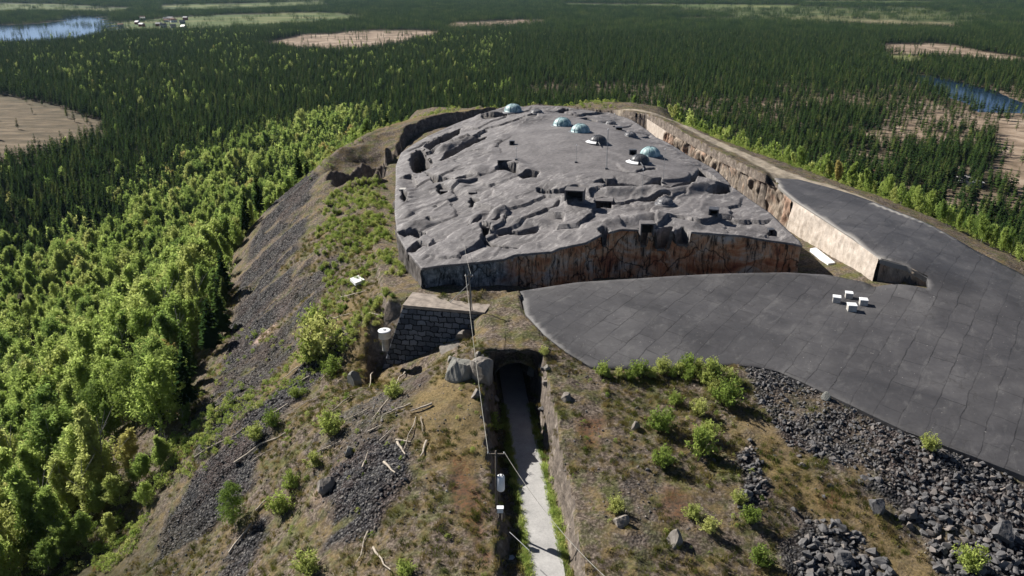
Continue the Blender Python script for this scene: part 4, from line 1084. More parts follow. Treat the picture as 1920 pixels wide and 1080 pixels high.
M_bbark = simple("birch_bark", (0.30, 0.28, 0.25), 0.8, var=0.5, scale=5)

def pine_crown(h, seed, layers, per, rw):
    r = np.random.default_rng(seed); V = []; F_ = []
    z0 = h * r.uniform(0.14, 0.25); lean = r.normal(size=2) * 0.1
    for i in range(layers):
        t = (i + r.uniform(0, 1)) / layers; z = z0 + (h - z0) * t
        rad = rw * (1 - t) ** 0.72 * (0.55 + 0.45 * min(1, t * 5 + 0.4)) + 0.12
        k = per if t < 0.7 else max(3, per - 2)
        for j in range(k):
            a = r.uniform(0, 6.283); L = rad * r.uniform(0.62, 1.15); w = 0.30 * L + 0.22; dr = -0.25 * L + r.uniform(-0.15, 0.25)
            ca, sa = math.cos(a), math.sin(a); x0, y0 = lean * z / h * 3
            i0 = len(V)
            V += [(x0, y0, z + 0.15), (x0 + ca * L * .55 - sa * w, y0 + sa * L * .55 + ca * w, z + dr * .4 + r.uniform(-.15, .1)), (x0 + ca * L, y0 + sa * L, z + dr + 0.12), (x0 + ca * L * .55 + sa * w, y0 + sa * L * .55 - ca * w, z + dr * .4 + r.uniform(-.15, .1))]
            F_.append((i0, i0 + 1, i0 + 2, i0 + 3))
    # small sprays break the outline
    n = layers * per // 2; t = r.uniform(0, 1, n); a = r.uniform(0, 6.283, n); z = z0 + (h - z0) * t; rad = (rw * (1 - t) ** 0.72 + 0.15) * r.uniform(0.5, 1.1, n)
    C = np.c_[rad * np.cos(a), rad * np.sin(a), z - 0.1]
    v, q = quad_cards(C, r.uniform(0.18, 0.38, n), seed=seed)
    q = q + len(V)
    return np.r_[np.array(V), v], np.r_[np.array(F_), q]
def trunk_mb(h, r0, seed, branches=0, lean=0.02):
    r = random.Random(seed); m = MB(); p = Vector((0, 0, -0.8)); rr = r0; pts = [p]
    for i in range(4):
        q = Vector((r.uniform(-lean, lean) * h, r.uniform(-lean, lean) * h, h * (i + 1) / 4)); m.tube(p, q, rr, rr * 0.72, 6, False); p = q; rr *= 0.72; pts.append(q)
    for b in range(branches):
        k = r.randint(1, 3); s_ = pts[k]; a = r.uniform(0, 6.28); L = h * r.uniform(0.2, 0.38)
        m.tube(s_, s_ + Vector((math.cos(a) * L * .6, math.sin(a) * L * .6, L * .8)), r0 * 0.35, r0 * 0.1, 5, False)
    return m
def mb_mesh(m, name, mat):
    me = bpy.data.meshes.new(name); me.from_pydata(m.v, [], m.f); me.materials.append(mat); return me
pine_meshes = []; pine_far = []
for k in range(6):
    h = 12.0; V, Q = pine_crown(h, 100 + k, 28, 8, 2.0 + 0.3 * (k % 3)); c = mesh_np("crown", V, Q, M_pine)
    pine_meshes.append((c, mb_mesh(trunk_mb(h * 0.93, 0.17, k), "trunk", M_bark)))
def merged(name, parts):
    """parts: list of (V, [faces], mat)"""
    V = []; fs = []; mi = []; o = 0; mats = []
    for v, q, m in parts:
        V.append(v); fs.append(q + o); o += len(v)
        if m not in mats: mats.append(m)
        mi += [mats.index(m)] * len(q)
    me = mesh_np(name, np.concatenate(V), np.concatenate(fs)); [me.materials.append(m) for m in mats]
    me.polygons.foreach_set("material_index", np.array(mi, dtype=np.int32)); return me
def trunk_q(h, r0):
    t = np.arange(5) * 2 * math.pi / 5
    V = np.r_[np.c_[r0 * np.cos(t), r0 * np.sin(t), np.full(5, -0.8)], np.c_[r0 * .3 * np.cos(t), r0 * .3 * np.sin(t), np.full(5, h)]]
    return V, np.array([(i, (i + 1) % 5, 5 + (i + 1) % 5, 5 + i) for i in range(5)])
mid_pines = []
for k in range(5):
    V, Q = pine_crown(12.0, 200 + k, 16, 6, 2.0 + 0.3 * (k % 3)); tv, tq = trunk_q(10.5, 0.17)
    mid_pines.append(merged("pine_mid", [(V, Q, M_pine), (tv, tq, M_bark)]))
far_clumps = []
for k in range(4):
    r = np.random.default_rng(300 + k); parts = []
    for j in range(20):
        V, Q = pine_crown(12.0 * r.uniform(.7, 1.1), 320 + k * 20 + j, 9, 4, 1.7); V = V + np.array([r.uniform(-11, 11), r.uniform(-11, 11), r.uniform(-0.8, 0.3)]); parts.append((V, Q, M_pine))
    far_clumps.append(merged("pine_clump", parts))

def leafy(seed, h, w, n, leaf, lobes, z0=0.2, conical=0.0):
    """lumpy deciduous crown: leaves around many small branch-end clusters"""
    r = np.random.default_rng(seed); C = []; B = []
    for i in range(lobes):
        t = r.uniform(0, 1) ** 0.8; z = h * (z0 + (1 - z0) * t)
        prof = math.sqrt(max(0.03, 1 - (2 * t - 0.82) ** 2 / 1.45)) * (1 - conical * t)
        a = r.uniform(0, 6.283); rad = w * prof * r.uniform(0.25, 0.85)
        c = np.array([rad * math.cos(a), rad * math.sin(a), z]); s_ = w * r.uniform(0.16, 0.34)
        k = int(n / lobes * r.uniform(0.6, 1.4)); d = r.normal(size=(k, 3)); d /= np.linalg.norm(d, axis=1)[:, None]
        rr = s_ * r.uniform(0.55, 1.1, (k, 1)); d[:, 2] *= 0.8 + 0.8 * conical
        C.append(c + d * rr); o = d + np.array([c[0], c[1], (z - h * .5)]) / w * 0.7; B.append(o)
    C = np.concatenate(C); B = np.concatenate(B)
    return quad_cards(C, r.uniform(0.7, 1.2, len(C)) * leaf, 0.35, 1.1, seed, B)
def feathery(seed, h, w, nb, per, leaf):
    """birch crown: leaves strung along many rising branches, so the outline ends in separate tips"""
    r = np.random.default_rng(seed); C = []; B = []
    sticks = MB(); lopx, lopy = r.normal(size=2) * 0.12
    for i in range(nb):
        s_ = (i + r.uniform(0, 1)) / nb; z0 = h * (0.10 + 0.72 * s_); a = r.uniform(0, 6.283)
        out = w * (1 - s_) ** 0.42 * r.uniform(0.55, 1.15); rise = h * r.uniform(0.12, 0.26) * (1 - 0.35 * s_) + out * 0.35
        tip = np.array([math.cos(a) * out, math.sin(a) * out, rise]); base = np.array([lopx * z0, lopy * z0, z0])
        t = r.uniform(0.25, 1.03, per)[:, None] ** 0.8; bow = np.c_[np.zeros(per), np.zeros(per), np.zeros(per)]; bow[:, 2] = -0.10 * h * (t[:, 0] * (1 - t[:, 0])) * 2
        sp = (0.26 + 0.30 * w * 0.3 * (1.1 - t)) * 0.62
        p = base + tip * t + bow + r.normal(size=(per, 3)) * sp * np.array([1, 1, 1.25]); C.append(p)
        B.append(np.tile(np.array([math.cos(a), math.sin(a), 0.2]) * 0.5, (per, 1)))
        sticks.tube(tuple(base), tuple(base + tip * 0.9), 0.035, 0.01, 4, False)
    C = np.concatenate(C); B = np.concatenate(B)
    V, Q = quad_cards(C, r.uniform(0.6, 1.2, len(C)) * leaf, 0.3, 1.2, seed, B)
    return V, Q
birch_meshes = []
for k in range(6):
    w = [2.1, 1.7, 2.5, 1.9, 2.8, 1.5][k]
    V, Q = feathery(400 + k, 10.0, w * 1.15, 62, 74, 0.20)
    birch_meshes.append((mesh_np("crown", V, Q, M_birch), mb_mesh(trunk_mb(8.8, 0.13, 50 + k, 6, 0.04), "trunk", M_bbark)))
mid_birch = []
for k in range(4):
    V, Q = feathery(430 + k, 10.0, 2.0 + 0.3 * k, 26, 20, 0.42); tv, tq = trunk_q(9.0, 0.13)
    mid_birch.append(merged("birch_mid", [(V, Q, M_birch), (tv, tq, M_bbark)]))
bush_meshes = []
for k in range(6):
    r = np.random.default_rng(500 + k); C = []; sticks = MB()
    for s_ in range(34):
        a = r.uniform(0, 6.283); tilt = r.uniform(0.05, 0.95); L = r.uniform(0.7, 1.15) * (1 - 0.25 * tilt)
        d = np.array([math.sin(tilt) * math.cos(a), math.sin(tilt) * math.sin(a), math.cos(tilt)])
        sticks.tube((0, 0, -0.1), tuple(d * L * 0.95), 0.012, 0.005, 4, False)
        tt = r.uniform(0.3, 1.05, 34)[:, None]; C.append(d * L * tt + r.normal(size=(34, 3)) * 0.055)
    C = np.concatenate(C); V, Q = quad_cards(C, r.uniform(0.035, 0.065, len(C)), 0.4, 1.3, 500 + k)
    sv = np.array(sticks.v); sq = np.array(sticks.f)
    bush_meshes.append(merged("bush", [(V, Q, M_bush), (sv, sq, M_bark)]))
small_bush = []
for k in range(4):
    V, Q = leafy(540 + k, 0.8, 0.7, 240, 0.075, 14, 0.05, 0.0); small_bush.append(mesh_np("shrub_small", V, Q, M_bush))
tufts = []
for k in range(4):
    r = np.random.default_rng(560 + k); V = []; Q = []
    for j in range(46):
        a = r.uniform(0, 6.283); rr = r.uniform(0, 0.45); L = r.uniform(0.15, 0.42); b = r.uniform(0, 6.283); w = 0.022
        x, y = rr * math.cos(a), rr * math.sin(a); i0 = len(V)
        V += [(x - w, y, 0), (x + w, y, 0), (x + math.cos(b) * L * .5 + w * .4, y + math.sin(b) * L * .5, L), (x + math.cos(b) * L * .5 - w * .4, y + math.sin(b) * L * .5, L)]; Q.append((i0, i0 + 1, i0 + 2, i0 + 3))
    tufts.append(mesh_np("grass_tuft", V, np.array(Q), M_grass))
rock_meshes = []
def rock_mesh(seed, mat, sub=1, name="boulder"):
    import bmesh
    bm = bmesh.new(); r = random.Random(seed)
    for i in range(15):
        v = Vector((r.gauss(0, 1), r.gauss(0, 1), r.gauss(0, 1))).normalized(); v = Vector((v.x * r.uniform(.7, 1.1), v.y * r.uniform(.55, .9), v.z * r.uniform(.4, .75))); bm.verts.new(v * 0.5)
    bmesh.ops.convex_hull(bm, input=bm.verts)
    me = bpy.data.meshes.new(name); bm.to_mesh(me); bm.free(); me.materials.append(mat); return me
def big_rock(seed, mat):
    import bmesh
    bm = bmesh.new(); bmesh.ops.create_icosphere(bm, subdivisions=5, radius=0.5); r = random.Random(seed)
    planes = [(Vector((r.gauss(0, 1), r.gauss(0, 1), r.gauss(0, 1))).normalized(), r.uniform(0.20, 0.40)) for _ in range(11)]
    co = []
    for v in bm.verts:
        p = v.co.copy()
        for nrm, d in planes:
            e = p.dot(nrm) - d
            if e > 0: p -= nrm * e * 0.98
        v.co = p
    A = np.array([v.co[:] for v in bm.verts]); d = 0.05 * fbm(A[:, 0] + A[:, 2] * .7, A[:, 1] - A[:, 2] * .6, 0.22, 5, seed, 0.65)
    for v, k in zip(bm.verts, d): v.co *= 1 + k * 2.2
    me = bpy.data.meshes.new("boulder"); bm.to_mesh(me); bm.free(); me.materials.append(mat); return me
rock_meshes = [rock_mesh(700 + k, M_rock) for k in range(8)]
pale_rocks = [big_rock(720 + k, M_palerock) for k in range(5)]
pale_rock_low = [rock_mesh(760 + k, M_palerock) for k in range(4)]
dark_rocks = [big_rock(740 + k, M_rock) for k in range(4)]

# ------------------------------------------------------------------ scattering
src_col = None
def gn_scatter(name, sources, X, Y, Z, S, RZ, which, tilt=None, SZ=None):
    """one countless-stuff object: points carrying instances of a few meshes"""
    n = len(X); me = bpy.data.meshes.new(name); me.vertices.add(n)
    me.vertices.foreach_set("co", np.c_[X, Y, Z].astype(np.float32).ravel())
    rot = np.c_[np.zeros(n) if tilt is None else tilt[:, 0], np.zeros(n) if tilt is None else tilt[:, 1], RZ].astype(np.float32)
    scl = np.c_[S, S, S if SZ is None else SZ].astype(np.float32)
    for nm, arr in (("rot", rot), ("scl", scl)):
        a = me.attributes.new(nm, 'FLOAT_VECTOR', 'POINT'); a.data.foreach_set("vector", arr.ravel())
    a = me.attributes.new("pick", 'INT', 'POINT'); a.data.foreach_set("value", which.astype(np.int32))
    o = bpy.data.objects.new(name, me); sc.collection.objects.link(o)
    g = bpy.data.node_groups.new(name, 'GeometryNodeTree')
    g.interface.new_socket("Geometry", in_out='INPUT', socket_type='NodeSocketGeometry'); g.interface.new_socket("Geometry", in_out='OUTPUT', socket_type='NodeSocketGeometry')
    gi = g.nodes.new("NodeGroupInput"); go = g.nodes.new("NodeGroupOutput"); ip = g.nodes.new("GeometryNodeInstanceOnPoints"); ip.inputs["Pick Instance"].default_value = True
    jn = g.nodes.new("GeometryNodeJoinGeometry")
    g.links.new(gi.outputs[0], ip.inputs["Points"])
    for sm in sources[::-1]:
        so = bpy.data.objects.new(sm.name, sm); oi = g.nodes.new("GeometryNodeObjectInfo"); oi.inputs["Object"].default_value = so; oi.inputs["As Instance"].default_value = True
        g.links.new(oi.outputs["Geometry"], jn.inputs[0])
    g.links.new(jn.outputs[0], ip.inputs["Instance"])
    def na(nm, t):
        x = g.nodes.new("GeometryNodeInputNamedAttribute"); x.data_type = t; x.inputs["Name"].default_value = nm
        return [s_ for s_ in x.outputs if s_.enabled and s_.name == "Attribute"][0]
    g.links.new(na("pick", 'INT'), ip.inputs["Instance Index"])
    e2r = g.nodes.new("FunctionNodeEulerToRotation"); g.links.new(na("rot", 'FLOAT_VECTOR'), e2r.inputs[0]); g.links.new(e2r.outputs[0], ip.inputs["Rotation"])
    g.links.new(na("scl", 'FLOAT_VECTOR'), ip.inputs["Scale"]); g.links.new(ip.outputs[0], go.inputs[0])
    md = o.modifiers.new("scatter", 'NODES'); md.node_group = g
    return tag(o, kind="stuff")

def copy_thing(parts, name, label, cat, group, loc, s, rz, sz=None, tilt=(0, 0)):
    t = empty(name, loc, rz); t.rotation_euler = (tilt[0], tilt[1], rz); t.scale = (s, s, s if sz is None else sz); tag(t, label, cat, group)
    for nm, me_ in parts: link(bpy.data.objects.new(nm, me_), t)
    return t
def visible(x, y, z, top):
    p = Vector((x, y, z + top)); o = Vector((0, 0, CAMZ)); d = p - o; L = d.length
    h = ground_bvh.ray_cast(o, d.normalized(), L)
    return h[0] is None or h[3] > L - 2

# --- forest layout
inner_px = [(700,232),(640,245),(560,318),(478,395),(430,480),(412,580),(398,630),(365,700),(335,745),(345,800),(295,920),(205,1035),(120,1120)]
inner_w = [P(a + (14 if b > 400 else 0), b, c) for (a, b), c in zip(inner_px, (13, 11, 2, -7, -9, -13, -13, -14, -16, -16.5, -21, -27, -33))]
outer_w = [P(a, b, -57) for a, b in [(-500,900),(-200,620),(0,545),(140,480),(300,400),(420,300),(560,245),(660,215)]]
BIRCHZ = inner_w + [(-60, 40), (-150, 60)] + outer_w
flank = inner_w + [(-60, 30), (-400, 30), (-400, 500), (-30, 400)]
def not_open(x, y):
    m = np.maximum.reduce([mask(x, y, SAND, 30, 60, 3, 95), mask(x, y, HEATH, 6, 40, 3, 97), mask(x, y, FIELD, 15, 120, 8, 98), mask(x, y, [LAKE, RIVER, LAKE2], 8, 60, 14, 90)])
    return m
def jgrid(x0, x1, y0, y1, s, seed):
    gx, gy = np.meshgrid(np.arange(x0, x1, s), np.arange(y0, y1, s * 0.9)); r = np.random.default_rng(seed)
    gx = gx + r.uniform(-.48, .48, gx.shape) * s; gy = gy + r.uniform(-.45, .45, gy.shape) * s
    return gx.ravel(), gy.ravel()
def in_view(x, y, z, m=260, top=14):
    px_, py_, d = proj(x, y, z); _, pt, _ = proj(x, y, z + top)
    return (d > 5) & (px_ > -m) & (px_ < 1920 + m) & (pt < 1080 + m) & (py_ > -40)
rs = np.random.default_rng(5)
gx, gy = jgrid(-1300, 1300, 60, 1600, 4.1, 41)
keep_ = in_view(gx, gy, PLAIN); gx, gy = gx[keep_], gy[keep_]
bh = base_h(gx, gy)
opn = not_open(gx, gy)
sparse = sstep(-0.2, 0.12, fbm(gx, gy, 60, 4, 70) + 0.14 * sstep(150, 400, gx)) * sstep(120, 300, gx) * sstep(1100, 600, gy)
back_sparse = sstep(0.0, 0.25, fbm(gx, gy, 70, 3, 171)) * sstep(560, 640, gy) * sstep(940, 880, gy) * sstep(-60, 40, gx) * 0.62
u = rs.uniform(0, 1, len(gx))
bd = inpoly(gx + fbm(gx, gy, 30, 3, 81) * 14, gy, BIRCHZ)
fl = inpoly(gx, gy, flank)
apd = sdf(gx, gy, apron_poly)[0]; pd_ = mask(gx, gy, PATH, 0, 5, 2)
right_side = (gx > 45) & (bh < 7.5) & (apd > 3.5) & (gy > 105)
rb_d = np.where(right_side, sdf(gx, gy, outer_edge := [P(a, b, c) for a, b, c in [(1160,206,12),(1250,212,12),(1400,285,11.5),(1500,325,11),(1600,362,10.8)] + outer_px[2:]], False)[0], 999)
is_birch = ((fl < 0) & (bd < 0)) 
is_rb = right_side & (rb_d < 34 + 10 * fbm(gx, gy, 20, 2, 82)) & (bh > -50)
is_pine = ((fl < 0) & (bd >= 0)) | (right_side & ~is_rb) | ((bh < -6) & (gy > 290)) | (gx > 150)
is_pine &= ~is_birch & ~is_rb & (bh < -4) & ((gy > 120))
is_pine &= (u > opn * 0.985) & (u > sparse * 0.90) & (u > back_sparse)
pine_i = np.where(is_pine)[0]
mixb = rs.uniform(0, 1, len(gx)) < np.clip(0.012 + 0.30 * sstep(60, 0, bd) * (gx < 0) + 0.12 * (fbm(gx, gy, 40, 2, 84) > 0.35), 0, 1)
birch_a = (is_birch & (u > 0.42 + 0.25 * (fbm(gx, gy, 18, 2, 86) > 0.25))) | (is_pine & mixb) | (is_rb & (u > 0.30))
pine_a = is_pine & ~mixb
# a few birches on the back rim
def make_list(sel, hlo, hhi, base):
    i = np.where(sel)[0]; x = gx[i]; y = gy[i]; z = gz(x, y); s = rs.uniform(hlo, hhi, len(i))
    _, _, d = proj(x, y, z)
    return dict(x=x, y=y, z=z, s=s, size=s * base / d, rz=rs.uniform(0, 6.28, len(i)), k=rs.integers(0, 60, len(i)))
pines = make_list(pine_a, 0.50, 1.14, 12.0)
birches = make_list(birch_a, 0.65, 1.15, 10.0)
hz = fbm(birches['x'], birches['y'], 25, 2, 88)
birches['s'] *= np.where((birches['x'] > 0), 0.62, np.where(inpoly(birches['x'], birches['y'], BIRCHZ) < 0, 1.5, 1.0)) * (1 + 0.25 * hz)
small = (birches['x'] < 0) & (birches['z'] > -17); birches['s'] = np.where(small, birches['s'] * 0.60, birches['s'])
birches['size'] = birches['s'] * 10 / proj(birches['x'], birches['y'], birches['z'])[2]
def split(L, base, nmax=300):
    order = np.argsort(-L['size']); near = []
    for i in order:
        if len(near) >= nmax: break
        x, y, z, s = (float(L[k][i]) for k in 'xyzs')
        px_, py_, d = proj(x, y, z + base * s * .6)
        if -15 < px_ < 1935 and -10 < py_ < 1090 and visible(x, y, z, base * s * .9): near.append(i)
    rest = np.setdiff1d(np.arange(len(L['x'])), near); return near, rest
pn, pr_ = split(pines, 12.0); bn, br_ = split(birches, 10.0)
for i in pn:
    x, y, z, s = (float(pines[k][i]) for k in 'xyzs'); c, tr_ = pine_meshes[int(pines['k'][i]) % 6]
    side = "beyond the hill's right slope" if x > 0 else "beyond the birches on the hill's left foot"
    copy_thing([("crown", c), ("trunk", tr_)], "pine_tree", "dark green conical pine in the dense forest " + side, "tree", "pines at the near forest edge " + ("on the right" if x > 0 else "on the left"), (x, y, z), s * R.uniform(.9, 1.1), float(pines['rz'][i]), s)
for i in bn:
    x, y, z, s = (float(birches[k][i]) for k in 'xyzs'); c, tr_ = birch_meshes[int(birches['k'][i]) % 6]
    side = "below the right edge of the concrete glacis" if x > 0 else "at the foot of the hill's left slope"
    copy_thing([("crown", c), ("trunk", tr_)], "birch_tree", "light green birch in the leafy belt " + side, "tree", "birches " + side, (x, y, z), s * R.uniform(.9, 1.15), float(birches['rz'][i]), s)
def scat(name, src, L, sel, zoff=0.0):
    sel = np.asarray(sel); s = L['s'][sel]
    gn_scatter(name, src, L['x'][sel], L['y'][sel], L['z'][sel] + zoff, s * rs.uniform(.85, 1.15, len(sel)), L['rz'][sel], L['k'][sel] % len(src), rs.normal(size=(len(sel), 2)) * 0.025, s)
scat("pine_forest", mid_pines, pines, pr_)
nearb = br_[birches['size'][br_] > 0.030]; farb = br_[birches['size'][br_] <= 0.030]
scat("birch_forest", [c for c, _ in birch_meshes], birches, nearb)
scat("distant_birches", mid_birch, birches, farb)
# far forest: clumps of a dozen pines
cx_, cy_ = jgrid(-3600, 3600, 1250, 5200, 16.5, 43)
far_ok = in_view(cx_, cy_, PLAIN, 200) & (cy_ > 0)
cx_, cy_ = cx_[far_ok], cy_[far_ok]
op2 = not_open(cx_, cy_); u2 = rs.uniform(0, 1, len(cx_))
valley = 0.8 * sstep(1500, 2200, cy_) * sstep(0.16, 0.22, fbm(cx_ * 0.5, cy_, 420, 4, 180))
ok = (u2 > op2 * 0.95) & (u2 > valley) & (cy_ > 1590)
cx_, cy_ = cx_[ok], cy_[ok]
cz_ = gz(cx_, cy_)
gn_scatter("distant_forest", far_clumps, cx_, cy_, cz_, np.ones(len(cx_)) * rs.uniform(.85, 1.25, len(cx_)), rs.uniform(0, 6.28, len(cx_)), rs.integers(0, 4, len(cx_)), None, rs.uniform(.75, 1.1, len(cx_)))

# big leafy trees of the left foreground, placed one by one (foot pixel, height in pixels)
bright_crowns = []
for k in range(6):
    V, Q = leafy(800 + k, 10.0, 3.3, 5200, 0.17, 90, 0.10, 0.12); bright_crowns.append(mesh_np('crown', V, Q, M_bush))
for px, py, hp, k, lab in [(440,985,88,0,"round bright green young birch alone on the dark scree, lower left"), (330,765,120,4,"broad bright birch at the scree's edge, right end of the bright clump on the left"),
    (255,800,130,2,"tall bright birch in the middle of the bright clump at the left scree edge"), (195,830,120,0,"rounded bright birch at the left end of the bright clump by the scree"), (120,860,110,3,"yellow-green birch left of the bright clump, before the dark hollow")]:
    h = hit(px, py); dist = proj(h.x, h.y, h.z)[2]; H = hp * dist / F / CP; s = H / 10.5
    copy_thing([("crown", bright_crowns[k]), ("trunk", birch_meshes[k][1])], "birch_tree", lab, "tree", None, h, s * 1.05, R.uniform(0, 6), s)

for i, (px, py, hp) in enumerate([(262,905,70),(300,880,60),(230,950,75),(190,965,80),(275,950,50),(318,858,55),(235,885,80),(165,1020,80),(120,1050,85),(205,1010,55),(90,1075,70),(345,800,45),(60,1000,110),(130,960,100),(170,900,110)]):
    h = hit(px, py); H = hp * proj(h.x, h.y, h.z)[2] / F / CP; s = H / 10.5
    copy_thing([("crown", birch_meshes[i % 6][0]), ("trunk", birch_meshes[i % 6][1])], "birch_tree", "low leafy tree in the shaded hollow between the bright clump and the lower left scree", "tree", "low trees in the shaded hollow lower left", h, s * 1.35, R.uniform(0, 6), s)
# bushes: named ones (centre pixel, width in pixels)
bl = [(1130,695,34,"small bush at the tip of the glacis edge, leftmost of the edge row"), (1200,694,44,"rounded bush on the glacis edge, second of the edge row"), (1243,690,40,"rounded bush on the glacis edge, middle of the edge row"),
 (1292,690,46,"wide bush on the glacis edge, right of the edge row's gap"), (1330,700,48,"bush in the dense right part of the row along the glacis edge"), (1368,706,36,"small bush ending the row along the glacis edge on the right"),
 (1360,744,62,"large round bush beside the dark rubble, below the edge row"), (1312,768,42,"round bush between the large round bush and the low wide one"), (1240,792,60,"low wide bush halfway down the right field"), (1330,812,44,"yellowish bush above the tall feathery one in the right field"),
 (1314,838,62,"tall feathery bush in the middle of the right field"), (1244,860,54,"bright round bush with a black shadow in the right field"), (1265,750,34,"thin pale bush high in the right field"), (1405,970,44,"slim bush below the small dark rubble patch"),
 (1385,935,34,"small pale bush beside the small dark rubble patch"), (1298,962,40,"deep green bush, left one of the low pair in the right field"), (1330,985,44,"deep green bush, right one of the low pair in the right field"), (1424,1045,52,"feathery bush near the bottom edge in the right field"),
 (1155,948,40,"small pale bush near the road's right bank"), (1820,1050,70,"big feathery bush at the bottom right beside coarse boulders"), (1742,833,40,"bush growing against the glacis edge on the far right"), (1401,680,14,"tiny sprout on the glacis concrete"),
 (926,795,44,"spiky bush overhanging the left side of the dark cutting"), (740,735,44,"pale bush on the slope below the block wall"), (556,738,30,"bright little bush by the pale log"), (480,812,44,"bush pair's lower member on the middle of the left slope"), (512,790,40,"bush pair's upper member on the middle of the left slope"),
 (620,800,56,"tall pale bush above the central rubble patch"), (590,865,40,"bush at the left rim of the central rubble patch"), (545,905,40,"small green bush between the scree and the central rubble"), (530,945,60,"dark green bush below the scree, lower left"), (760,1068,44,"round green bush at the bottom edge, left of the road"),
 (575,1060,60,"dark bush at the bottom edge left of centre"), (600,640,90,"largest dark green shrub clump left of the round tank"), (575,665,60,"lower part of the leafy clump left of the round tank"), (625,690,46,"small shrub under the leafy clump left of the round tank"),
 (590,600,56,"upper left shrub of the leafy clump near the white slab"), (960,905,16,"small weed beside the white transformer"), (1020,660,22,"small weed on the rock right of the tunnel mouth"), (985,600,26,"mossy shrub above the tunnel by the glacis corner")]
for i, (px, py, w, lab) in enumerate(bl):
    h = hit(px, py + w * 0.25); dist = proj(h.x, h.y, h.z)[2]; s = w * dist / F / 1.2
    o = obj("bush", bush_meshes[i % 6], None, h - Vector((0, 0, 0.06))); o.scale = (s, s, s * R.uniform(.85, 1.1)); o.rotation_euler = (0, 0, R.uniform(0, 6)); tag(o, lab, "bush")
for i, (px, py, w) in enumerate([(1160,700,26),(1180,704,30),(1222,700,30),(1262,700,26),(1275,694,34),(1310,694,38),(1320,708,36),(1345,698,36),(1350,716,30),(1382,716,26),(1290,706,28),(1140,703,20),(1335,728,28),(1370,728,30)]):
    h = hit(px, py + w * 0.25); s = w * proj(h.x, h.y, h.z)[2] / F / 1.25
    o = obj("bush", bush_meshes[i % 6], None, h - Vector((0, 0, 0.06))); o.scale = (s, s, s * R.uniform(.85, 1.1)); o.rotation_euler = (0, 0, R.uniform(0, 6)); tag(o, "low bush filling the leafy row along the glacis edge, between its larger bushes", "bush", "low bushes filling the row on the glacis edge")
# scattered shrubs
SHRUB = [(a, b) for a, b in [(P(596,372,5)), P(715,352,6), P(730,400,7), P(745,480,7), P(755,540,7), P(730,600,5), P(660,640,2), P(600,690,-2), P(540,690,-5), P(600,600,-1), P(610,520,2), P(590,430,3)]]
def scatter_area(poly, spacing, seed, dens=1.0, wob=3):
    xs_ = [q[0] for q in poly]; ys_ = [q[1] for q in poly]
    x, y = jgrid(min(xs_), max(xs_), min(ys_), max(ys_), spacing, seed)
    r = np.random.default_rng(seed); m = (inpoly(x + fbm(x, y, 5, 2, seed) * wob, y, poly) < 0) & (r.uniform(0, 1, len(x)) < dens)
    return x[m], y[m]
sx_, sy_ = scatter_area(SHRUB, 1.6, 911, 0.85)
pk = fbm(sx_, sy_, 6, 3, 913) > -0.28; sx_, sy_ = sx_[pk], sy_[pk]
z_ = gz(sx_, sy_); s_ = rs.uniform(0.45, 1.0, len(sx_)) * (1 + 0.3 * fbm(sx_, sy_, 8, 2, 912)); dd = proj(sx_, sy_, z_)[2]; order = np.argsort(-s_ / dd)
for c_, i in enumerate(order[:250]):
    o = obj("bush", bush_meshes[c_ % 6], None, (float(sx_[i]), float(sy_[i]), float(z_[i]) - .05)); s = float(s_[i]) * 1.35; o.scale = (s, s, s * R.uniform(.8, 1.1)); o.rotation_euler = (0, 0, R.uniform(0, 6))
    tag(o, "yellow-green shrub in the dense thicket left of the fortress roof", "bush", "shrubs of the thicket left of the fortress roof")
rest = order[250:]
# small shrubs everywhere (rim, path edges, flank)
SX, SY, SS = [sx_[rest]], [sy_[rest]], [s_[rest] * 1.4]
for poly, sp, dens, s0, s1 in [(SHRUB, 1.1, 0.8, .6, 1.3), ([P(590,330,6), P(700,240,13), P(860,212,13), P(1000,197,13), P(1160,206,12.6), P(1160,196,11), P(1000,185,10), P(850,200,12), P(690,225,12), P(560,320,3)], 2.2, 0.75, .6, 1.7),
    ([P(420,590,-13), P(600,690,-3), P(700,640,2), P(720,700,1), P(600,800,-1), P(420,900,-12), P(300,900,-18), P(350,780,-14)], 2.0, 0.5, .5, 1.3),
    ([P(1250,222,12), P(1400,290,10), P(1500,322,9), P(1650,372,8), P(1850,462,6), P(1960,515,4), P(1960,490,0), P(1700,380,4), P(1500,300,6), P(1300,232,9)], 2.2, 0.8, .6, 1.8),
    ([P(1010,700,7), P(1360,700,7), P(1420,850,5), P(1500,1080,0), P(1100,1080,3), P(1040,850,5)], 1.9, 0.35, .2, .75), ([P(500,900,-5), P(900,700,5), P(940,1090,3), P(520,1090,-9)], 2.2, 0.22, .25, .8),
    ([P(725,275,8), P(770,255,9), P(850,238,9), P(830,232,9), P(720,262,9)], 1.6, 0.7, .5, 1.2), ([P(120,1110,-33), P(300,935,-20), P(370,810,-14), P(430,750,-11), P(480,750,-9), P(410,850,-12), P(330,930,-18), P(240,1100,-26)], 1.6, 0.8, .8, 2.0), ([P(350,810,-15), P(480,725,-8), P(600,645,-2), P(690,600,3), P(700,622,3), P(600,690,-2), P(480,770,-7), P(380,850,-12)], 1.35, 0.75, .5, 1.4), ([P(60,1090,-33), P(240,930,-22), P(330,800,-15), P(360,760,-13), P(420,790,-10), P(300,900,-17), P(220,1000,-24), P(160,1090,-28)], 1.7, 0.8, .9, 2.3)]:
    x, y = scatter_area(poly, sp, 920 + len(SX), dens); pk = fbm(x, y, 6, 3, 913) > -0.22; x, y = x[pk], y[pk]; SX.append(x); SY.append(y); SS.append(np.random.default_rng(len(SX)).uniform(s0, s1, len(x)))
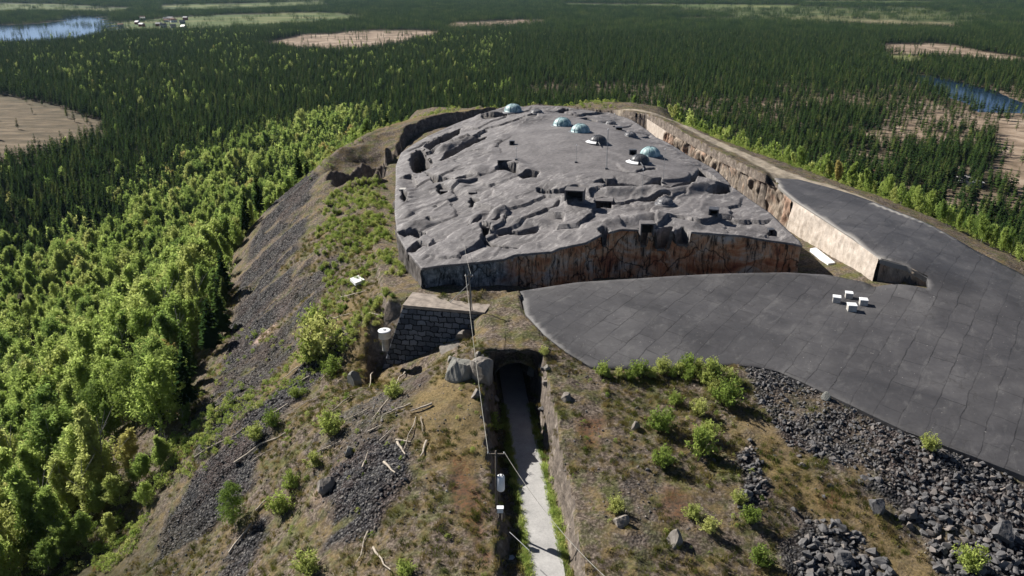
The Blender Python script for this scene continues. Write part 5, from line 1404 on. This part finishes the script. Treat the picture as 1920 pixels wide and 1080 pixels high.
SX, SY, SS = map(np.concatenate, (SX, SY, SS)); k_ = (sdf(SX, SY, roof_poly)[0] > 0.5) & (sdf(SX, SY, apron_poly)[0] > 0.5) & (np.abs(SX - road_x(SY)) > 3.2)
SX, SY, SS = SX[k_], SY[k_], SS[k_]
gn_scatter("shrubs", small_bush, SX, SY, gz(SX, SY) - .1, SS, rs.uniform(0, 6.28, len(SX)), rs.integers(0, 4, len(SX)))
# grass tufts over the near hill
tx, ty = jgrid(-75, 75, 62, 175, 0.85, 951)
k_ = (scree_mask(tx, ty) < 0.3) & (sdf(tx, ty, apron_poly)[0] > 0.3) & (sdf(tx, ty, moat_poly)[0] > 0) & (np.abs(tx - road_x(ty)) > 1.9) & in_view(tx, ty, np.zeros(len(tx)), 60, 2) & (fbm(tx, ty, 5, 3, 952) > -0.12) & (rs.uniform(0, 1, len(tx)) < .8)
k_ &= ~((np.abs(tx - road_x(ty)) < 3.6) & (ty > PORTAL_Y))
tx, ty = tx[k_], ty[k_]; gn_scatter("grass", tufts, tx, ty, gz(tx, ty), rs.uniform(.6, 1.4, len(tx)), rs.uniform(0, 6.28, len(tx)), rs.integers(0, 4, len(tx)))

vx = []; vy = []
for side in (-1, 1):
    yy = np.random.default_rng(77 + side).uniform(40, PORTAL_Y - 1, 420); off = side * (1.75 + np.abs(np.random.default_rng(79 + side).normal(0, 0.32, 420)))
    vx.append(road_x(yy) + off); vy.append(yy)
vx, vy = np.concatenate(vx), np.concatenate(vy)
vt = []
for k in range(3):
    m_ = tufts[k].copy(); m_.materials.clear(); m_.materials.append(M_birch); vt.append(m_)
gn_scatter("verge_grass", vt, vx, vy, gz(vx, vy), rs.uniform(.6, 1.5, len(vx)), rs.uniform(0, 6.28, len(vx)), rs.integers(0, 3, len(vx)))
# --- stones
qx, qy = [], []
for (poly, st), sp in zip(SCREE, (0.62, 0.62, 0.9, 0.85, 1.0, 0.62, 0.6, 0.62, 1.2)):
    x, y = scatter_area(poly, sp, 960 + len(qx), 0.8 if st > .7 else 0.35, 5); qx.append(x); qy.append(y)
x, y = scatter_area([P(-20,1090,-33), P(600,640,-2), P(1000,660,8), P(1120,700,7), P(1480,700,7), P(1980,960,2), P(1980,1090,0)], 1.25, 975, 0.22); qx.append(x); qy.append(y)
qx, qy = np.concatenate(qx), np.concatenate(qy)
k_ = ((scree_mask(qx, qy) > 0.45) | (np.random.default_rng(8).uniform(0, 1, len(qx)) < 0.25)) & (sdf(qx, qy, apron_poly)[0] > 0.2) & (np.abs(qx - road_x(qy)) > 2.7) & (sdf(qx, qy, moat_poly)[0] > 0); qx, qy = qx[k_], qy[k_]
coarse = sstep(90, 62, qy) * (qx > 20) + 0.25 * (qx > 15)
small_n = len(qx)
qs = 0.30 + 0.75 * rs.power(0.55, len(qx)) * 0.55 * (1 + 1.1 * coarse) + 0.35 * coarse
qs *= np.where(qx < -25, 0.78, 1.0)
qz = gz(qx, qy) + qs * 0.08; dd = proj(qx, qy, qz)[2]; vis = in_view(qx, qy, qz, -5, 0)
order = np.argsort(-(qs / dd) * vis); tops = set(order[:290].tolist())
for c_, i in enumerate(order[:290]):
    o = obj("boulder", rock_meshes[c_ % 8], None, (float(qx[i]), float(qy[i]), float(qz[i]))); s = float(qs[i]); o.scale = (s, s, s); o.rotation_euler = (R.uniform(-.6, .6), R.uniform(-.6, .6), R.uniform(0, 6))
    side = ("angular dark boulder in the coarse rubble below the glacis, lower right", "boulders of the lower right rubble") if qx[i] > 5 else ("angular dark boulder in the rubble on the slope left of the road", "boulders of the left rubble")
    tag(o, side[0], "boulder", side[1])
rest = np.array([i for i in range(len(qx)) if i not in tops])
gn_scatter("rubble", rock_meshes, qx[rest], qy[rest], qz[rest], qs[rest], rs.uniform(0, 6.28, len(rest)), rs.integers(0, 8, len(rest)), rs.uniform(-.9, .9, (len(rest), 2)))
fx, fy = scatter_area([P(500,1090,-9), P(620,700,-2), P(760,720,1), P(900,720,6), P(1000,690,7), P(1120,700,7), P(1480,700,7), P(1980,960,2), P(1980,1090,0)], 0.62, 976, 0.5)
k_ = (sdf(fx, fy, apron_poly)[0] > 0.2) & (np.abs(fx - road_x(fy)) > 2.2) & (sdf(fx, fy, moat_poly)[0] > 0) & (fbm(fx, fy, 4, 3, 977) > -0.05) & ~((np.abs(fx - road_x(fy)) < 4) & (fy > PORTAL_Y)); fx, fy = fx[k_], fy[k_]
fs = 0.10 + 0.3 * np.random.default_rng(3).power(0.4, len(fx))
gn_scatter("gravel", rock_meshes + pale_rock_low, fx, fy, gz(fx, fy) + fs * .1, fs, rs.uniform(0, 6.28, len(fx)), rs.integers(0, 12, len(fx)), rs.uniform(-.9, .9, (len(fx), 2)))
# rubble in the roof's broken left pit
pp = pit_w[1][0]; x, y = scatter_area(pp, 0.55, 981, 0.5, 0); zz = roof_z(x, y)
gn_scatter("pit_rubble", pale_rocks, x, y, zz + .1, rs.uniform(.4, 1.1, len(x)), rs.uniform(0, 6.28, len(x)), rs.integers(0, 5, len(x)), rs.uniform(-.9, .9, (len(x), 2)))
# large pale rocks by the tunnel mouth: centre pixel, width px, flattening
for i, (px, py, w, lab, rot) in enumerate([(905,698,62,"large pale greenish rock leaning at the left of the tunnel mouth",(0.3,-0.5,0.6)), (862,690,56,"large pinkish grey rock behind the leaning rock at the tunnel's left",(0.1,0.2,0.3)), (893,738,24,"small grey rock under the leaning rock at the tunnel mouth",(0.2,0.1,1)),
    (850,640,44,"pale outcrop above the tunnel's left shoulder",(0.1,-0.3,2)), (880,618,46,"pale outcrop at the foot of the three-legged mast",(0,0.2,1.2)), (925,655,50,"brown rock forming the tunnel's brow",(0.2,0,0.2)), (1000,690,26,"pale rock standing on the tunnel's right jamb",(0.4,0,0.4)),
    (1400,925,24,"dark rock at the small rubble patch, right field",(0,0,1)), (1165,975,30,"pale boulder near the road's right bank, lower right field",(0,.2,1)), (1268,1010,34,"upright pale rock low in the right field",(0,1.1,1)), (1190,800,20,"pale stone high in the right field",(0,0,0)),
    (1060,745,22,"pale rock on the right bank near the tunnel",(0,0,2)), (655,845,24,"tan boulder on the rim of the central rubble patch",(0,0,1)), (612,905,34,"tan rock face at the left rim of the central rubble",(0,.5,1)), (668,712,36,"tan rock with a dark cleft on the left slope below the block wall",(0,.3,1)),
    (1550,745,20,"reddish boulder in the right rubble below the glacis",(0,0,1)), (1875,995,48,"flat grey block, biggest in the bottom right rubble",(.1,0,1)), (1640,945,34,"square grey block in the middle of the right rubble",(0,0,.4)), (1575,1040,40,"dark boulder in the bottom rubble patch right of centre",(0,0,2)), (1705,960,30,"tilted flat stone in the right rubble",(0.8,0,.4))]):
    h = hit(px, py + w * .2); s = w * proj(h.x, h.y, h.z)[2] / F * 1.05
    o = obj("boulder", pale_rocks[i % 5] if px < 1300 or i in (15,) else dark_rocks[i % 4], None, h + Vector((0, 0, s * .12))); o.scale = (s, s, s * 1.2); o.rotation_euler = rot; tag(o, lab, "boulder")
    if i in (3, 4): o.location.z -= s * 0.30; o.scale = (s * 1.3, s * 1.1, s * 0.9)

for i in range(26):
    px, py = [(R.uniform(835, 930), R.uniform(640, 770)), (R.uniform(1000, 1035), R.uniform(670, 860)), (R.uniform(870, 985), R.uniform(600, 655))][i % 3]
    h = hit(px, py); s = R.uniform(0.5, 1.5)
    if abs(h.x - float(road_x(h.y))) < 2.6: continue
    o = obj("boulder", (pale_rocks + dark_rocks)[i % 9], None, h + Vector((0, 0, s * .05))); o.scale = (s * 1.2, s, s * .9); o.rotation_euler = (R.uniform(-.5, .5), R.uniform(-.5, .5), R.uniform(0, 6)); tag(o, "rough grey brown stone in the broken rock around the tunnel mouth", "boulder", "stones around the tunnel mouth")
# fallen logs: end pixels
logs = [((780,785),(757,850)),((690,812),(718,800)),((742,828),(770,832)),((745,832),(760,856)),((790,785),(793,812)),((712,830),(738,805)),((680,880),(690,852)),((440,870),(545,808)),((470,870),(520,838)),((365,860),(470,800)),((480,960),(505,935)),((430,1040),(472,985)),
    ((690,770),(650,790)),((730,750),(700,790)),((770,760),(720,780)),((585,705),(560,720)),((600,745),(500,800)),((660,745),(600,790)),((540,760),(470,810)),((800,830),(790,860)),((640,830),(560,870)),((690,1000),(670,1060)),((700,1030),(730,1075)),((720,870),(740,890)),
    ((560,740),(590,722)),((620,600),(660,590)),((640,560),(690,548)),((690,590),(720,596)),((600,670),(640,650)),((700,700),(690,730)),((760,700),(740,725)),((810,760),(770,775)),((430,655),(400,700)),((560,690),(520,720)),((640,680),(600,715))]
for i, (a, b) in enumerate(logs):
    A_ = hit(*a); B_ = hit(*b)
    if (A_ - B_).length > 14: B_ = A_ + (B_ - A_).normalized() * 14
    m = MB(); L = (B_ - A_).length; r0 = 0.07 + 0.035 * (i % 4); pr = Vector((0, 0, 0)); D = B_ - A_; pv = r0
    for k in range(1, 5):
        q = D * k / 4 + Vector((R.uniform(-.03, .03), R.uniform(-.03, .03), R.uniform(-.01, .03))) * L; rr = r0 * (1 - .14 * k); m.tube(pr, q, pv, rr, 7, k in (1, 4)); pr = q; pv = rr
    for k in range(3):
        q = D * R.uniform(.3, .9); m.tube(q, q + Vector((R.uniform(-.4, .4), R.uniform(-.4, .4), R.uniform(.1, .5))), 0.03, 0.01, 4)
    o = m.build("fallen_log", M_log); o.location = A_ + Vector((0, 0, 0.28))
    up = a[0] < 560
    tag(o, "bleached log lying down the scree on the lower left slope" if up else "bleached dead trunk lying on the rubble slope left of the road", "log", "bleached logs on the " + ("scree" if up else "rubble slope left of the road"))

# houses
def house(px, py, w, d, h, wall, roofm, label, rz=0.0, name="house", grp=None, zt=0.4):
    x, y = P(px, py, PLAIN); z = float(gz(x, y)); t = empty(name, (x, y, z), rz); tag(t, label, "house", grp)
    MB().box((0, 0, h / 2 - .3), (w, d, h + .6)).build("wall", wall, t)
    m = MB(); e = 0.5; rh = d * zt; m.add([(-w/2-e, -d/2-e, h), (w/2+e, -d/2-e, h), (w/2+e, d/2+e, h), (-w/2-e, d/2+e, h), (-w/2-e, 0, h+rh), (w/2+e, 0, h+rh)], [(0, 1, 5, 4), (2, 3, 4, 5), (0, 4, 3), (1, 2, 5), (0, 3, 2, 1)]); r_ = m.build("roof", roofm, t)
    MB().box((w * .2, 0.6, h + rh), (0.7, 0.7, 1.4)).build("chimney", M_conc, r_)
    for sx in (-0.3, 0.05, 0.33): MB().box((w * sx, -d / 2 - 0.03, h * .55), (w * .12, 0.08, h * .35)).build("window", M_black, t)
    return t
RH = random.Random(3)
for i in range(16):
    house(225 + RH.uniform(0, 140), RH.uniform(36, 54), RH.uniform(9, 14), RH.uniform(7, 9), RH.uniform(3.5, 6), [M_redwall, M_white, M_conc][i % 3], [M_tileroof, M_paleroof, M_darkgrey][(i * 2 + 1) % 3], "tiny farmhouse in the far village right of the lake", RH.uniform(-.6, .6), grp="houses of the far village")
house(1806, 340, 9, 5, 2.6, M_white, M_paleroof, "pale roofed cabin among the pines at the right, left one of a pair", 0.3, zt=.2)
house(1826, 350, 8, 4.5, 2.6, M_white, M_white, "white roofed cabin among the pines at the right, right one of a pair", 0.3, zt=.2)
house(1637, 331, 9, 6, 2.6, M_conc, M_tileroof, "tan roofed cabin half hidden beyond the belt below the path", 0.2, zt=.3)

# ------------------------------------------------------------------ air
n_ = bpy.data.materials.new("haze"); n_.use_nodes = True; t_ = n_.node_tree; t_.nodes.clear()
vo = t_.nodes.new("ShaderNodeOutputMaterial"); pv_ = t_.nodes.new("ShaderNodeVolumePrincipled")
pv_.inputs["Color"].default_value = (0.50, 0.72, 0.98, 1); pv_.inputs["Density"].default_value = 0.000018; pv_.inputs["Anisotropy"].default_value = 0.2
t_.links.new(pv_.outputs[0], vo.inputs["Volume"])
hb_ = MB().box((0, 6000, 5), (26000, 24000, 160)).build("haze", n_)
tag(hb_, kind="stuff")
